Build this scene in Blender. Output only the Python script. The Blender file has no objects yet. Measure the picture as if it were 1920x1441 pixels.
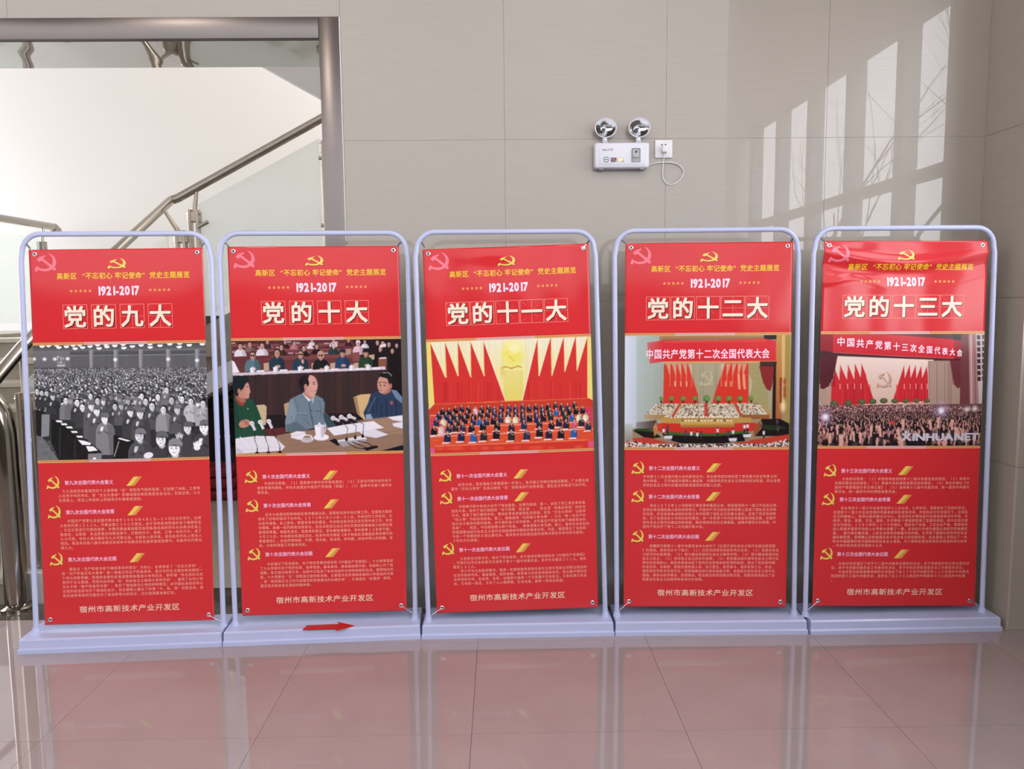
import bpy, bmesh, math, random
import numpy as np
from mathutils import Vector, Matrix
from mathutils.geometry import tessellate_polygon

# ------------------------------------------------------------------ camera, world, lights, exposure
SC = bpy.context.scene
COL = SC.collection
cam_d = bpy.data.cameras.new('camera')
cam = bpy.data.objects.new('camera', cam_d)
COL.objects.link(cam)
PITCH, YAW, ROLL = (math.radians(a) for a in (5.97, 0.78, 0.55))
fwd = Vector((math.sin(YAW) * math.cos(PITCH), math.cos(YAW) * math.cos(PITCH), -math.sin(PITCH)))
rgt = Vector((math.cos(YAW), -math.sin(YAW), 0))
upv = rgt.cross(fwd)
R_ = rgt * math.cos(ROLL) - upv * math.sin(ROLL)
U_ = upv * math.cos(ROLL) + rgt * math.sin(ROLL)
M = Matrix((R_, U_, -fwd)).transposed().to_4x4()
M.translation = Vector((0, -4.0, 1.6))
cam.matrix_world = M
cam_d.sensor_width = 36
cam_d.lens = 36 * 1475 / 1920
cam_d.clip_start = .05
cam_d.clip_end = 200
SC.camera = cam

world = bpy.data.worlds.new('daylight_sky')
SC.world = world
world.use_nodes = True
wn = world.node_tree
for n in list(wn.nodes):
    wn.nodes.remove(n)
wo = wn.nodes.new('ShaderNodeOutputWorld')
wb = wn.nodes.new('ShaderNodeBackground')
tc = wn.nodes.new('ShaderNodeTexCoord')
sx = wn.nodes.new('ShaderNodeSeparateXYZ')
rp = wn.nodes.new('ShaderNodeValToRGB')
rp.color_ramp.elements[0].position = .0
rp.color_ramp.elements[0].color = (.96, .965, 1.0, 1)
rp.color_ramp.elements[1].position = .9
rp.color_ramp.elements[1].color = (.80, .86, 1.0, 1)
wn.links.new(tc.outputs['Generated'], sx.inputs[0])
wn.links.new(sx.outputs['Z'], rp.inputs[0])
wn.links.new(rp.outputs[0], wb.inputs[0])
wn.links.new(wb.outputs[0], wo.inputs[0])
wb.inputs[1].default_value = 4.2


def area(name, loc, rot, sx_, sy_, power, col=(1, 1, 1), portal=False):
    d = bpy.data.lights.new(name, 'AREA')
    d.shape = 'RECTANGLE'
    d.size, d.size_y = sx_, sy_
    d.energy = power
    d.color = col
    if portal:
        d.cycles.is_portal = True
    o = bpy.data.objects.new(name, d)
    o.location = loc
    o.rotation_euler = rot
    COL.objects.link(o)
    return o


PI = math.pi
area('facade_portal', (-2.2, -5.1, 3.6), (PI / 2, 0, 0), 9.6, 3.6, 1, portal=True)
area('side_portal', (2.76, -2.4, 2.35), (PI / 2, 0, PI / 2), 3.9, 2.1, 1, portal=True)
# added fill lamps, out of view at right and left, brightening the stair hall
area('stair_hall_fill', (.95, 3.3, 4.9), (0, PI / 2 - .35, 0), 2.6, 1.7, 200, (1.0, .965, .93))
area('stair_hall_fill', (-6.9, 2.5, 3.1), (0, -PI / 2, 0), 3.2, 3.4, 32, (.95, .97, 1.0))
# the lobby's recessed ceiling lamps
for lx in (-4.4, -1.8, .8):
    area('ceiling_downlight', (lx, -2.9, 4.6), (0, 0, 0), .35, .35, 16, (1.0, .88, .76))

vs = SC.view_settings
vs.view_transform = 'Standard'
try:
    vs.look = 'None'
except Exception:
    pass
vs.exposure = 0.57
vs.gamma = 1
vs.use_curve_mapping = False
SC.render.film_transparent = False


# ------------------------------------------------------------------ materials
def s2l(c):
    return tuple(((v / 255) / 12.92 if v / 255 <= .04045 else ((v / 255 + .055) / 1.055) ** 2.4) for v in c)


def mat(name, col, rough=.5, metal=0.0, spec=.5, alpha=1.0, coat=0.0, noise=None, bump=None, trans=0.0, ior=1.5):
    m = bpy.data.materials.new(name)
    m.use_nodes = True
    nt = m.node_tree
    b = nt.nodes['Principled BSDF']
    b.inputs['Base Color'].default_value = (*col[:3], 1)
    b.inputs['Roughness'].default_value = rough
    b.inputs['Metallic'].default_value = metal
    b.inputs['Specular IOR Level'].default_value = spec
    b.inputs['IOR'].default_value = ior
    b.inputs['Coat Weight'].default_value = coat
    b.inputs['Coat Roughness'].default_value = .012
    b.inputs['Coat IOR'].default_value = 1.56
    b.inputs['Transmission Weight'].default_value = trans
    b.inputs['Alpha'].default_value = alpha
    if noise:      # (scale xyz, detail, low colour factor, high colour factor)
        t = nt.nodes.new('ShaderNodeTexCoord')
        mp = nt.nodes.new('ShaderNodeMapping')
        mp.inputs['Scale'].default_value = noise[0]
        nz = nt.nodes.new('ShaderNodeTexNoise')
        nz.inputs['Scale'].default_value = 1
        nz.inputs['Detail'].default_value = noise[1]
        cr = nt.nodes.new('ShaderNodeValToRGB')
        cr.color_ramp.elements[0].position = .3
        cr.color_ramp.elements[1].position = .7
        cr.color_ramp.elements[0].color = (*[c * noise[2] for c in col[:3]], 1)
        cr.color_ramp.elements[1].color = (*[min(1, c * noise[3]) for c in col[:3]], 1)
        nt.links.new(t.outputs['Object'], mp.inputs[0])
        nt.links.new(mp.outputs[0], nz.inputs['Vector'])
        nt.links.new(nz.outputs[0], cr.inputs[0])
        nt.links.new(cr.outputs[0], b.inputs['Base Color'])
    if bump:       # (scale xyz, detail, strength, distance)
        t = nt.nodes.new('ShaderNodeTexCoord')
        mp = nt.nodes.new('ShaderNodeMapping')
        mp.inputs['Scale'].default_value = bump[0]
        nz = nt.nodes.new('ShaderNodeTexNoise')
        nz.inputs['Scale'].default_value = 1
        nz.inputs['Detail'].default_value = bump[1]
        bp = nt.nodes.new('ShaderNodeBump')
        bp.inputs['Strength'].default_value = bump[2]
        bp.inputs['Distance'].default_value = bump[3]
        nt.links.new(t.outputs['Object'], mp.inputs[0])
        nt.links.new(mp.outputs[0], nz.inputs['Vector'])
        nt.links.new(nz.outputs[0], bp.inputs['Height'])
        nt.links.new(bp.outputs[0], b.inputs['Normal'])
    return m


MT = {}
MT['wall_tile'] = mat('wall_tile', (.375, .33, .28), .4, spec=.5, coat=1.0, noise=((5, 5, 330), 3, .955, 1.035))
MT['pier_tile'] = mat('pier_tile', (.46, .40, .335), .16, spec=.6, noise=((2.5, 2.5, 60), 3, .975, 1.02))
MT['grout'] = mat('grout', (.66, .62, .58), .8)
MT['floor_tile'] = mat('floor_tile', (.35, .285, .275), .02, spec=.85, noise=((3, 3, 3), 5, .94, 1.05))
MT['hall_tile'] = mat('hall_tile', (.46, .41, .35), .06, spec=.6, noise=((4, 4, 4), 5, .93, 1.05))
MT['floor_grout'] = mat('floor_grout', (.12, .09, .08), .7)
MT['dark_marble'] = mat('dark_marble', (.075, .058, .045), .06, spec=.6, noise=((9, 9, 9), 6, .7, 1.6))
MT['step_stone'] = mat('step_stone', (.27, .235, .185), .25, noise=((12, 12, 12), 5, .88, 1.1))
MT['nosing'] = mat('nosing', (.42, .38, .31), .25)
MT['white_marble'] = mat('white_marble', (.55, .54, .53), .25, noise=((7, 7, 7), 6, .8, 1.1))
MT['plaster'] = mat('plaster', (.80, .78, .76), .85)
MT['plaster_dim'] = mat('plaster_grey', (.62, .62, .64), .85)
MT['ceiling'] = mat('ceiling_paint', (.62, .60, .58), .9)
MT['brushed'] = mat('brushed_steel', (.20, .175, .165), .3, metal=.9, noise=((1.2, 1.2, 1.2), 2, .93, 1.06))
MT['mirror'] = mat('polished_steel', (.50, .48, .46), .03, metal=1.0, bump=((2.2, .8, 1), 1.2, .5, .035))
MT['steel'] = mat('stair_steel', (.42, .385, .34), .16, metal=1.0)
MT['bar'] = mat('bar_steel', (.50, .44, .37), .38, metal=.85)
MT['side_white'] = mat('side_white', (.86, .85, .84), .7)
MT['newel'] = mat('newel_steel', (.36, .32, .27), .09, metal=1.0)
MT['chrome'] = mat('chrome', (.72, .72, .72), .06, metal=1.0)
MT['glass'] = mat('stair_glass', (.80, .90, .86), .02, spec=.5, trans=0.0, alpha=.30)
MT['frame'] = mat('stand_paint', (.52, .56, .78), .28, spec=.5)
MT['base'] = mat('base_plastic', (.50, .53, .76), .22, spec=.6)
MT['spring'] = mat('spring_steel', (.35, .35, .36), .3, metal=1.0)
MT['red'] = mat('vinyl_red', (.66, .030, .036), .10, spec=.45)
MT['vinyl_back'] = mat('vinyl_back', (.70, .70, .72), .5)
MT['white_plastic'] = mat('white_plastic', (.76, .76, .84), .3)
MT['socket_plastic'] = mat('socket_plastic', (.80, .79, .80), .25)
MT['black'] = mat('black_plastic', (.02, .02, .022), .4)
MT['grey'] = mat('grey_plastic', (.34, .35, .37), .4)
MT['light_grey'] = mat('light_grey_plastic', (.50, .50, .53), .35)
MT['lens'] = mat('lamp_lens', (.85, .87, .9), .03, trans=1.0, ior=1.3)
MT['window_frame'] = mat('window_frame', (.5, .5, .52), .45)
MT['window_glass'] = mat('window_glass', (.95, .97, 1), .0, alpha=.05)
MT['paving2'] = mat('facade_render', (.50, .49, .48), .9)
MT['dado'] = mat('low_bounce_dado', (.13, .115, .10), .4)  # kept dark so the unseen low walls bounce little light
MT['side_paint'] = mat('side_paint', (.34, .33, .32), .85)
MT['bark'] = mat('bark', (.10, .08, .07), .9)
MT['paving'] = mat('paving', (.30, .29, .27), .9)


def flat(name, rgb, rough=.22, spec=.5):
    if name not in MT:
        MT[name] = mat(name, s2l(rgb), rough, spec=spec)
    return MT[name]


# ------------------------------------------------------------------ object helpers
def link(name, me, m=None, parent=None, loc=None):
    o = bpy.data.objects.new(name, me)
    if m is not None:
        me.materials.append(m)
    COL.objects.link(o)
    if parent is not None:
        o.parent = parent
    if loc is not None:
        o.location = loc
    return o


def from_arrays(name, V, Fc, m, parent=None, smooth=False, loc=None):
    me = bpy.data.meshes.new(name)
    me.from_pydata([tuple(v) for v in V], [], [tuple(f) for f in Fc])
    if smooth:
        for p in me.polygons:
            p.use_smooth = True
    return link(name, me, m, parent, loc)


def bm_obj(name, bm, m, parent=None, smooth=False, loc=None, angle=None):
    me = bpy.data.meshes.new(name)
    bmesh.ops.recalc_face_normals(bm, faces=bm.faces)
    bm.to_mesh(me)
    bm.free()
    if smooth:
        for p in me.polygons:
            p.use_smooth = True
        if angle:
            try:
                me.set_sharp_from_angle(angle=math.radians(angle))
            except Exception:
                pass
    return link(name, me, m, parent, loc)


def add_box(bm, x0, x1, y0, y1, z0, z1, bevel=0.0, seg=2):
    r = bmesh.ops.create_cube(bm, size=1)
    vs_ = r['verts']
    bmesh.ops.scale(bm, vec=(x1 - x0, y1 - y0, z1 - z0), verts=vs_)
    bmesh.ops.translate(bm, vec=((x0 + x1) / 2, (y0 + y1) / 2, (z0 + z1) / 2), verts=vs_)
    if bevel > 0:
        es = {e for v in vs_ for e in v.link_edges}
        bmesh.ops.bevel(bm, geom=list(es), offset=bevel, segments=seg, affect='EDGES', profile=.5)


def box(name, x0, x1, y0, y1, z0, z1, m, parent=None, bevel=0.0, seg=2, loc=None):
    bm = bmesh.new()
    add_box(bm, x0, x1, y0, y1, z0, z1, bevel, seg)
    return bm_obj(name, bm, m, parent, smooth=bevel > 0, angle=40, loc=loc)


def tube_mesh(bm, pts, r, seg=14, cap=True):
    pts = [Vector(p) for p in pts]
    n = len(pts)
    rs = r if isinstance(r, (list, tuple)) else [r] * n
    rings = []
    prev = None
    for i, p in enumerate(pts):
        if i == 0:
            t = pts[1] - p
        elif i == n - 1:
            t = p - pts[-2]
        else:
            t = (pts[i + 1] - p).normalized() + (p - pts[i - 1]).normalized()
        t.normalize()
        if prev is None:
            a = Vector((0, 0, 1)) if abs(t.z) < .9 else Vector((1, 0, 0))
            nrm = t.cross(a).normalized()
        else:
            nrm = (prev - t * prev.dot(t)).normalized()
        prev = nrm
        b = t.cross(nrm)
        rings.append([bm.verts.new(p + nrm * rs[i] * math.cos(2 * PI * k / seg) + b * rs[i] * math.sin(2 * PI * k / seg)) for k in range(seg)])
    for i in range(n - 1):
        for k in range(seg):
            bm.faces.new((rings[i][k], rings[i][(k + 1) % seg], rings[i + 1][(k + 1) % seg], rings[i + 1][k]))
    if cap:
        bm.faces.new(rings[0][::-1])
        bm.faces.new(rings[-1])


def tube(name, pts, r, m, parent=None, seg=14, loc=None):
    bm = bmesh.new()
    tube_mesh(bm, pts, r, seg)
    return bm_obj(name, bm, m, parent, smooth=True, angle=50, loc=loc)


def lathe(name, prof, m, parent=None, axis='z', seg=32, matrix=None, loc=None, cap=False):
    """prof: list of (radius, height)."""
    bm = bmesh.new()
    rings = []
    for r, h in prof:
        rings.append([bm.verts.new((r * math.cos(2 * PI * k / seg), r * math.sin(2 * PI * k / seg), h)) for k in range(seg)])
    for i in range(len(rings) - 1):
        for k in range(seg):
            bm.faces.new((rings[i][k], rings[i][(k + 1) % seg], rings[i + 1][(k + 1) % seg], rings[i + 1][k]))
    bmesh.ops.remove_doubles(bm, verts=bm.verts, dist=1e-6)
    if matrix is not None:
        bm.transform(matrix)
    return bm_obj(name, bm, m, parent, smooth=True, angle=40, loc=loc)


def thing(name, label, cat, loc, rotz=0, group=None):
    o = bpy.data.objects.new(name, None)
    o.empty_display_size = .1
    COL.objects.link(o)
    o.location = loc
    o.rotation_euler = (0, 0, rotz)
    o['label'] = label
    o['category'] = cat
    if group:
        o['group'] = group
    return o


def tag(o, label, cat, group=None):
    o['label'] = label
    o['category'] = cat
    if group:
        o['group'] = group
    return o


def struct(o):
    o['kind'] = 'structure'
    return o


# ------------------------------------------------------------------ the shell: floor, walls, ceiling, pier, facade
XR = 2.43          # the pier's face
bm = bmesh.new()
add_box(bm, -7.0, 3.0, -5.2, 4.4, -.10, -.008)
floor = struct(bm_obj('floor', bm, MT['floor_grout']))


def tiles(name, xs, ys, z0, z1, m, parent, gap=.0015, skip=None):
    """floor tiles between the grid lines xs, ys; equal sizes share one mesh"""
    cache = {}
    for i in range(len(xs) - 1):
        for j in range(len(ys) - 1):
            if skip and skip(xs[i], xs[i + 1], ys[j], ys[j + 1]):
                continue
            w, d = xs[i + 1] - xs[i] - gap, ys[j + 1] - ys[j] - gap
            key = (round(w, 4), round(d, 4))
            if key not in cache:
                b = bmesh.new()
                add_box(b, -w / 2, w / 2, -d / 2, d / 2, z0, z1)
                me = bpy.data.meshes.new(name)
                bmesh.ops.recalc_face_normals(b, faces=b.faces)
                b.to_mesh(me)
                b.free()
                me.materials.append(m)
                cache[key] = me
            o = bpy.data.objects.new(name, cache[key])
            COL.objects.link(o)
            o.parent = parent
            o.location = ((xs[i] + xs[i + 1]) / 2, (ys[j] + ys[j + 1]) / 2, 0)


tiles('tile', [-7.0] + [-.125 + .8 * k for k in range(-8, 4)] + [3.0], [-5.2] + [-1.215 + .8 * k for k in range(-4, 2)] + [-.07], -.008, 0, MT['floor_tile'], floor)
box('threshold_slab', -2.9, -.87, -.0685, .355, -.008, .0, MT['dark_marble'], floor)
box('threshold_slab', -7.0, -2.9015, -.0685, .355, -.008, .0, MT['dark_marble'], floor)
box('threshold_slab', -.8685, 3.0, -.0685, .355, -.008, .0, MT['dark_marble'], floor)
tiles('tile', [-7.0] + [-.165 + .8 * k for k in range(-8, 2)] + [1.0], [.3565, .909, 1.709, 2.509, 3.309, 4.4], -.008, 0, MT['hall_tile'], floor)

# back wall with the stair opening: core plus facing tiles
wall = thing('wall_back', '', '', (0, 0, 0))
del wall['label'], wall['category']
wall['kind'] = 'structure'
bm = bmesh.new()
add_box(bm, -.775, 3.0, .0035, .44, 0, 6.6)
bm_obj('core', bm, MT['grout'], wall)
bm = bmesh.new()
add_box(bm, -7.0, -.775, .0035, .44, 2.89, 6.6)
bm_obj('core', bm, MT['grout'], wall)


def wall_tile(x0, x1, z0, z1, parent=wall, y0=0.0, y1=.0034, m='wall_tile', g=.0014):
    box('tile', x0 + g / 2, x1 - g / 2, y0, y1, z0 + g / 2, z1 - g / 2, MT[m], parent)


xs = [-.766, .03, .83, 1.63, XR]
for i in range(4):
    for k in range(9):
        wall_tile(xs[i], xs[i + 1], .8 * k, min(6.6, .8 * k + .8))
for a, b in ((-7.0, -5.566), (-5.566, -3.966), (-3.966, -2.366), (-2.366, -.766)):
    for z0, z1 in ((2.985, 3.2), (3.2, 4.0), (4.0, 4.8), (4.8, 5.6), (5.6, 6.6)):
        wall_tile(a, b, z0, z1)

# tiled pier on the right
pier = thing('wall_pier', '', '', (0, 0, 0))
del pier['label'], pier['category']
pier['kind'] = 'structure'
box('core', XR + .012, 3.0, -.358, .0, 0, 6.6, MT['grout'], pier)
for k in range(9):
    z0, z1 = .8 * k + .0008, min(6.6, .8 * k + .8) - .0008
    box('tile', XR, XR + .012, -.370, -.0005, z0, z1, MT['pier_tile'], pier)
    box('tile', XR + .0125, 3.0, -.370, -.358, z0, z1, MT['wall_tile'], pier)

struct(box('ceiling', -7.0, 3.0, -5.2, 4.4, 6.6, 6.7, MT['ceiling']))
wl = thing('wall_left', '', '', (0, 0, 0))
del wl['label'], wl['category']
wl['kind'] = 'structure'
box('panel', -7.1, -7.0, -5.2, .44, 0, 6.6, MT['side_paint'], wl)
box('panel', -7.1, -7.0, .44, 4.4, 0, 1.2, MT['plaster'], wl)
box('panel', -7.1, -7.0, .44, 4.4, 4.9, 6.6, MT['plaster'], wl)
box('panel', -7.1, -7.0, .44, .8, 1.2, 4.9, MT['plaster'], wl)
box('panel', -7.1, -7.0, 4.2, 4.4, 1.2, 4.9, MT['plaster'], wl)
struct(box('wall_stair_back', -7.0, 1.1, 4.4, 4.5, 0, 6.6, MT['plaster']))
struct(box('wall_stair_right', 1.0, 1.1, .44, 4.4, 0, 6.6, MT['plaster']))
# side wall with its tall windows (seen only as reflections in the wall tiles)
wr = thing('wall_right', '', '', (0, 0, 0))
del wr['label'], wr['category']
wr['kind'] = 'structure'
box('panel', 2.60, 2.75, -5.2, -4.75, 0, 6.6, MT['side_white'], wr)
box('panel', 2.60, 2.75, -4.75, -.370, 3.36, 6.6, MT['side_white'], wr)
box('panel', 2.60, 2.75, -4.75, -.370, 0, 1.35, MT['dado'], wr)
win = thing('window_1', '', '', (0, 0, 0))
del win['label'], win['category']
win['kind'] = 'structure'
ye = [-.47, -1.23, -1.99, -2.74, -3.50, -4.27]
for y in ye:
    box('mullion', 2.60, 2.71, y - .05, y + .05, 1.35, 3.36, MT['window_frame'], win)
for a, b in zip(ye[:-1], ye[1:]):
    box('transom', 2.62, 2.70, b + .05, a - .05, 2.33, 2.40, MT['window_frame'], win)
    box('pane', 2.67, 2.674, b + .05, a - .05, 1.35, 3.36, MT['window_glass'], win)
# unseen facade behind the camera: header, and a dado added to block low light
wf = thing('wall_front', '', '', (0, 0, 0))
del wf['label'], wf['category']
wf['kind'] = 'structure'
box('panel', -7.0, 2.6, -5.2, -5.0, 0, 1.8, MT['dado'], wf)
box('panel', -7.0, 2.6, -5.2, -5.0, 5.4, 6.6, MT['plaster_dim'], wf)
struct(box('paving', -30, 30, -40, 12, -.25, -.12, MT['paving']))

# steel casing round the opening and its mirror-polished soffit
tr = thing('trim_3', '', '', (0, 0, 0))
del tr['label'], tr['category']
tr['kind'] = 'structure'
box('jamb_casing', -.868, -.769, -.012, .012, 0, 2.984, MT['brushed'], tr, bevel=.0015)
box('head_casing', -7.0, -.8695, -.012, .012, 2.884, 2.984, MT['brushed'], tr, bevel=.0015)
box('joint_bead', -.7688, -.7662, -.006, .012, 0, 2.984, MT['chrome'], tr)
box('jamb_lining', -.868, -.775, .012, .44, 0, 2.884, MT['brushed'], tr)
bm = bmesh.new()
add_box(bm, -7.0, -.8685, .012, .44, 2.880, 2.889)
bm_obj('soffit_sheet', bm, MT['mirror'], tr)

# ------------------------------------------------------------------ staircase beyond the opening
XF = -2.6
stairs = thing('wide_staircase', 'brown stone staircase rising behind the steel framed opening', 'staircase', (XF, .15, 0))


def L(p, o=Vector((XF, .15, 0))):
    return Vector(p) - o


def lbox(name, x0, x1, y0, y1, z0, z1, m, parent, o, bevel=0.0):
    return box(name, x0 - o[0], x1 - o[0], y0 - o[1], y1 - o[1], z0 - o[2], z1 - o[2], m, parent, bevel)


SO = (XF, .15, 0)
for k in range(9):
    y0 = .15 + .27 * k
    z1 = .15 * (k + 1)
    y1 = y0 + .27 if k < 8 else 2.40
    s = lbox('step', -4.62, XF + (.02 if k < 8 else .29), y0, y1 if k < 8 else 4.395, 0 if k < 1 else z1 - .16, z1 - .03, MT['step_stone'], stairs, SO)
    if k < 8:
        lbox('nosing', -4.62, XF + .03, y0 - .02, y1, z1 - .03, z1, MT['nosing'], s, SO)
    else:
        lbox('nosing', -4.62, XF + .03, y0 - .02, 2.6, z1 - .03, z1, MT['nosing'], s, SO)
lbox('end_block', XF + .021, XF + .12, .15, .42, 0, .17, MT['white_marble'], stairs, SO)
# side stringer under flight one
bm = bmesh.new()
prof = [(.43, 0), (2.40, 1.16), (2.40, .93), (.80, 0)]
v0 = [bm.verts.new(L((XF - .10, y, z))) for y, z in prof]
v1 = [bm.verts.new(L((XF + .018, y, z))) for y, z in prof]
bm.faces.new(v0)
bm.faces.new(v1[::-1])
for i in range(4):
    bm.faces.new((v0[i], v1[i], v1[(i + 1) % 4], v0[(i + 1) % 4]))
bm_obj('stringer', bm, MT['step_stone'], stairs)
lbox('landing_slab', -7.0, -4.63, 2.62, 4.395, 1.12, 1.35, MT['step_stone'], stairs, SO)
# flight two rises to the right: stone stringer, white soffit, steps
SL = .515
bm = bmesh.new()


def slab(bm, xz, y0, y1):
    a = [bm.verts.new(L((x, y0, z))) for x, z in xz]
    b = [bm.verts.new(L((x, y1, z))) for x, z in xz]
    bm.faces.new(a)
    bm.faces.new(b[::-1])
    n = len(a)
    for i in range(n):
        bm.faces.new((a[i], b[i], b[(i + 1) % n], a[(i + 1) % n]))


def zl(x, z0):
    return z0 + SL * (x + 2.318)


slab(bm, [(-2.58, zl(-2.58, 1.09)), (.95, zl(.95, 1.09)), (.95, zl(.95, 1.47)), (-2.58, zl(-2.58, 1.47))], 2.40, 2.50)
bm_obj('stringer', bm, MT['step_stone'], stairs)
bm = bmesh.new()
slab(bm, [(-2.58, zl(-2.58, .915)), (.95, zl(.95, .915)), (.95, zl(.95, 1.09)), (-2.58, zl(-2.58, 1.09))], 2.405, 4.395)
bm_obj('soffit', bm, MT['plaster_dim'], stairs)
for k in range(11):
    x0 = -2.3 + .29 * k
    lbox('step', x0, x0 + .29, 2.505, 4.395, 1.09 + SL * (x0 + 2.318), 1.50 + .15 * k, MT['step_stone'], stairs, SO)
# underside of the next flight up, crossing the top right of the opening
bm = bmesh.new()
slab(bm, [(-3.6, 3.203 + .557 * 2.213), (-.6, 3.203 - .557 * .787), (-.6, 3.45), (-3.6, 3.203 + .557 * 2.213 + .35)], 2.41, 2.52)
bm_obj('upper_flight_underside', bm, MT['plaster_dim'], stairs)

# balustrade
BO = (XF, .1, 0)
bal = thing('stair_balustrade', 'stainless steel handrail with glass panels climbing the staircase', 'balustrade', BO)


def bt(name, pts, r, m='steel', parent=None, seg=16):
    return tube(name, [Vector(p) - Vector(BO) for p in pts], r, MT[m], parent or bal, seg)


def rail1(y):
    return 1.215 + .505 * (y - .0)


h1 = bt('handrail', [(XF, -.10, rail1(-.10) - .03), (XF, .3, rail1(.3) + .01), (XF, 1.4, rail1(1.4) + .035), (XF, 2.38, 2.425)], .034)
bt('handrail', [(XF, 2.38, 2.425), (XF + .05, 2.402, 2.447), (-1.393, 2.402, 3.053), (.9, 2.402, 3.053 + 2.293 * .515)], .034)
bt('newel_post', [(XF - .45, .10, 1.16), (XF - .20, .10, 1.16), (XF - .12, .10, 1.15), (XF - .05, .10, 1.11), (XF - .01, .10, 1.04), (XF, .10, .94), (XF, .10, .0)], .058, 'newel', seg=24)
lathe('floor_flange', [(.0, .0), (.085, .0), (.085, .012), (.06, .03), (.0, .03)], MT['newel'], bal)


def post(x, y, z0, z1, along, arm_to, gap=.03):
    """twin flat bars with spacers, a clevis top and an arm up to the rail"""
    o = Vector(BO)
    ax, ay = along
    bm = bmesh.new()
    for s in (-1, 1):
        cx, cy = x + ax * s * gap, y + ay * s * gap
        hx, hy = (.012, .03) if abs(ax) > 0 else (.03, .012)
        add_box(bm, cx - hx - o.x, cx + hx - o.x, cy - hy - o.y, cy + hy - o.y, z0, z1, .004, 1)
    nsp = int((z1 - z0) / .26)
    for i in range(nsp + 1):
        z = z0 + .06 + i * .26
        if z < z1 - .08:
            add_box(bm, x - .018 * abs(ax) - .012 - o.x, x + .018 * abs(ax) + .012 - o.x, y - .018 * abs(ay) - .012 - o.y, y + .018 * abs(ay) + .012 - o.y, z, z + .035)
    add_box(bm, x - .035 * abs(ax) - .02 - o.x, x + .035 * abs(ax) + .02 - o.x, y - .035 * abs(ay) - .02 - o.y, y + .035 * abs(ay) + .02 - o.y, z1 - .10, z1 - .01, .008, 1)
    b = bm_obj('baluster_post', bm, MT['bar'], bal)
    tube('arm', [Vector((x, y, z1 - .04)) - o, Vector(arm_to) - o], [.022, .014], MT['bar'], b, 10)
    for s in (-1, 1):
        cx, cy = x + ax * s * (gap + .012), y + ay * s * (gap + .012)
        bm = bmesh.new()
        tube_mesh(bm, [Vector((cx, cy, z1 - .035)) - o, Vector((cx + ax * s * .012, cy + ay * s * .012, z1 - .035)) - o], [.026, .018], 14)
        bm_obj('bolt_cap', bm, MT['steel'], b, smooth=True, angle=50)
    return b


def clamp(x, y, z, dx, dz, parent):
    o = Vector(BO)
    tube('glass_clamp', [Vector((x, y, z)) - o, Vector((x + dx, y - .0, z + dz)) - o], .016, MT['steel'], parent, 10)


p1 = post(XF + .03, .26, .17, 1.14, (1, 0), (XF, .30, rail1(.30) - .02))
p2 = post(XF + .03, 1.20, .62, 1.70, (1, 0), (XF, 1.16, rail1(1.16) + .0))
p3 = post(XF + .075, 2.36, 1.36, 2.19, (1, 0), (XF - .04, 2.30, 2.37))
p4 = post(-2.43, 2.402, 1.42, 2.355, (1, 0), (-2.40, 2.402, 2.50))
clamp(-2.40, 2.385, 2.215, .085, .045, p4)
p5 = post(-1.36, 2.402, 1.98, 2.88, (1, 0), (-1.36, 2.402, 3.03))
clamp(-1.40, 2.385, 2.745, -.02, .0, p5)
clamp(-1.40, 2.385, 2.221, -.02, .0, p5)


def glass(name, quad, th, parent=bal, o=BO):
    """quad: four corner points; th: thickness vector"""
    a = [Vector(p) - Vector(o) for p in quad]
    t = Vector(th)
    V = a + [p + t for p in a]
    Fc = [(0, 1, 2, 3), (7, 6, 5, 4), (0, 4, 5, 1), (1, 5, 6, 2), (2, 6, 7, 3), (3, 7, 4, 0)]
    return from_arrays(name, V, Fc, MT['glass'], parent)


glass('glass_panel', [(-2.40, 2.42, 1.50), (-1.42, 2.42, 2.005), (-1.42, 2.42, 2.905), (-2.40, 2.42, 2.40)], (0, .01, 0))
glass('glass_panel', [(-1.36, 2.42, 2.04), (.9, 2.42, 3.20), (.9, 2.42, 4.05), (-1.36, 2.42, 2.93)], (0, .01, 0))
glass('glass_panel', [(XF, 1.27, .78), (XF, 2.28, 1.38), (XF, 2.28, 2.16), (XF, 1.27, 1.70)], (.01, 0, 0))
glass('glass_panel', [(XF, .33, .32), (XF, 1.15, .72), (XF, 1.15, 1.62), (XF, .33, 1.20)], (.01, 0, 0))

LO = (-4.52, 3.3, 1.35)
lr = thing('landing_railing', 'grey steel rail over a frosted glass panel at the far left of the landing', 'railing', LO)


def lt(name, pts, r, parent=lr):
    return tube(name, [Vector(p) - Vector(LO) for p in pts], r, MT['steel'], parent, 14)


lt('handrail', [(-4.535, 2.4, 2.40), (-4.535, 4.17, 2.405)], .036)
lt('rail_cap', [(-4.535, 4.17, 2.405), (-4.535, 4.19, 2.40), (-4.535, 4.26, 2.37)], [.037, .045, .043])
bm = bmesh.new()
for s in (-1, 1):
    add_box(bm, -4.535 + s * .028 - .010 + 4.52, -4.535 + s * .028 + .010 + 4.52, 3.93 - 3.3, 3.99 - 3.3, .0, .88, .003, 1)
add_box(bm, -.06, .03, .64, .68, .80, .89, .006, 1)
q = bm_obj('baluster_post', bm, MT['steel'], lr)
lt('arm', [(-4.535, 3.96, 2.22), (-4.535, 4.0, 2.38)], [.018, .013], q)
glass('glass_panel', [(-4.54, 2.5, 1.45), (-4.54, 3.90, 1.45), (-4.54, 3.90, 2.27), (-4.54, 2.5, 2.27)], (.012, 0, 0), lr, LO)

# added black panel standing in for shade under the flight, potted plant and folded red cloth before it
struct(box('under_stair_shade_panel', -3.0, 1.0, 3.40, 3.46, 0, 1.5, MT['black']))

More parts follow.
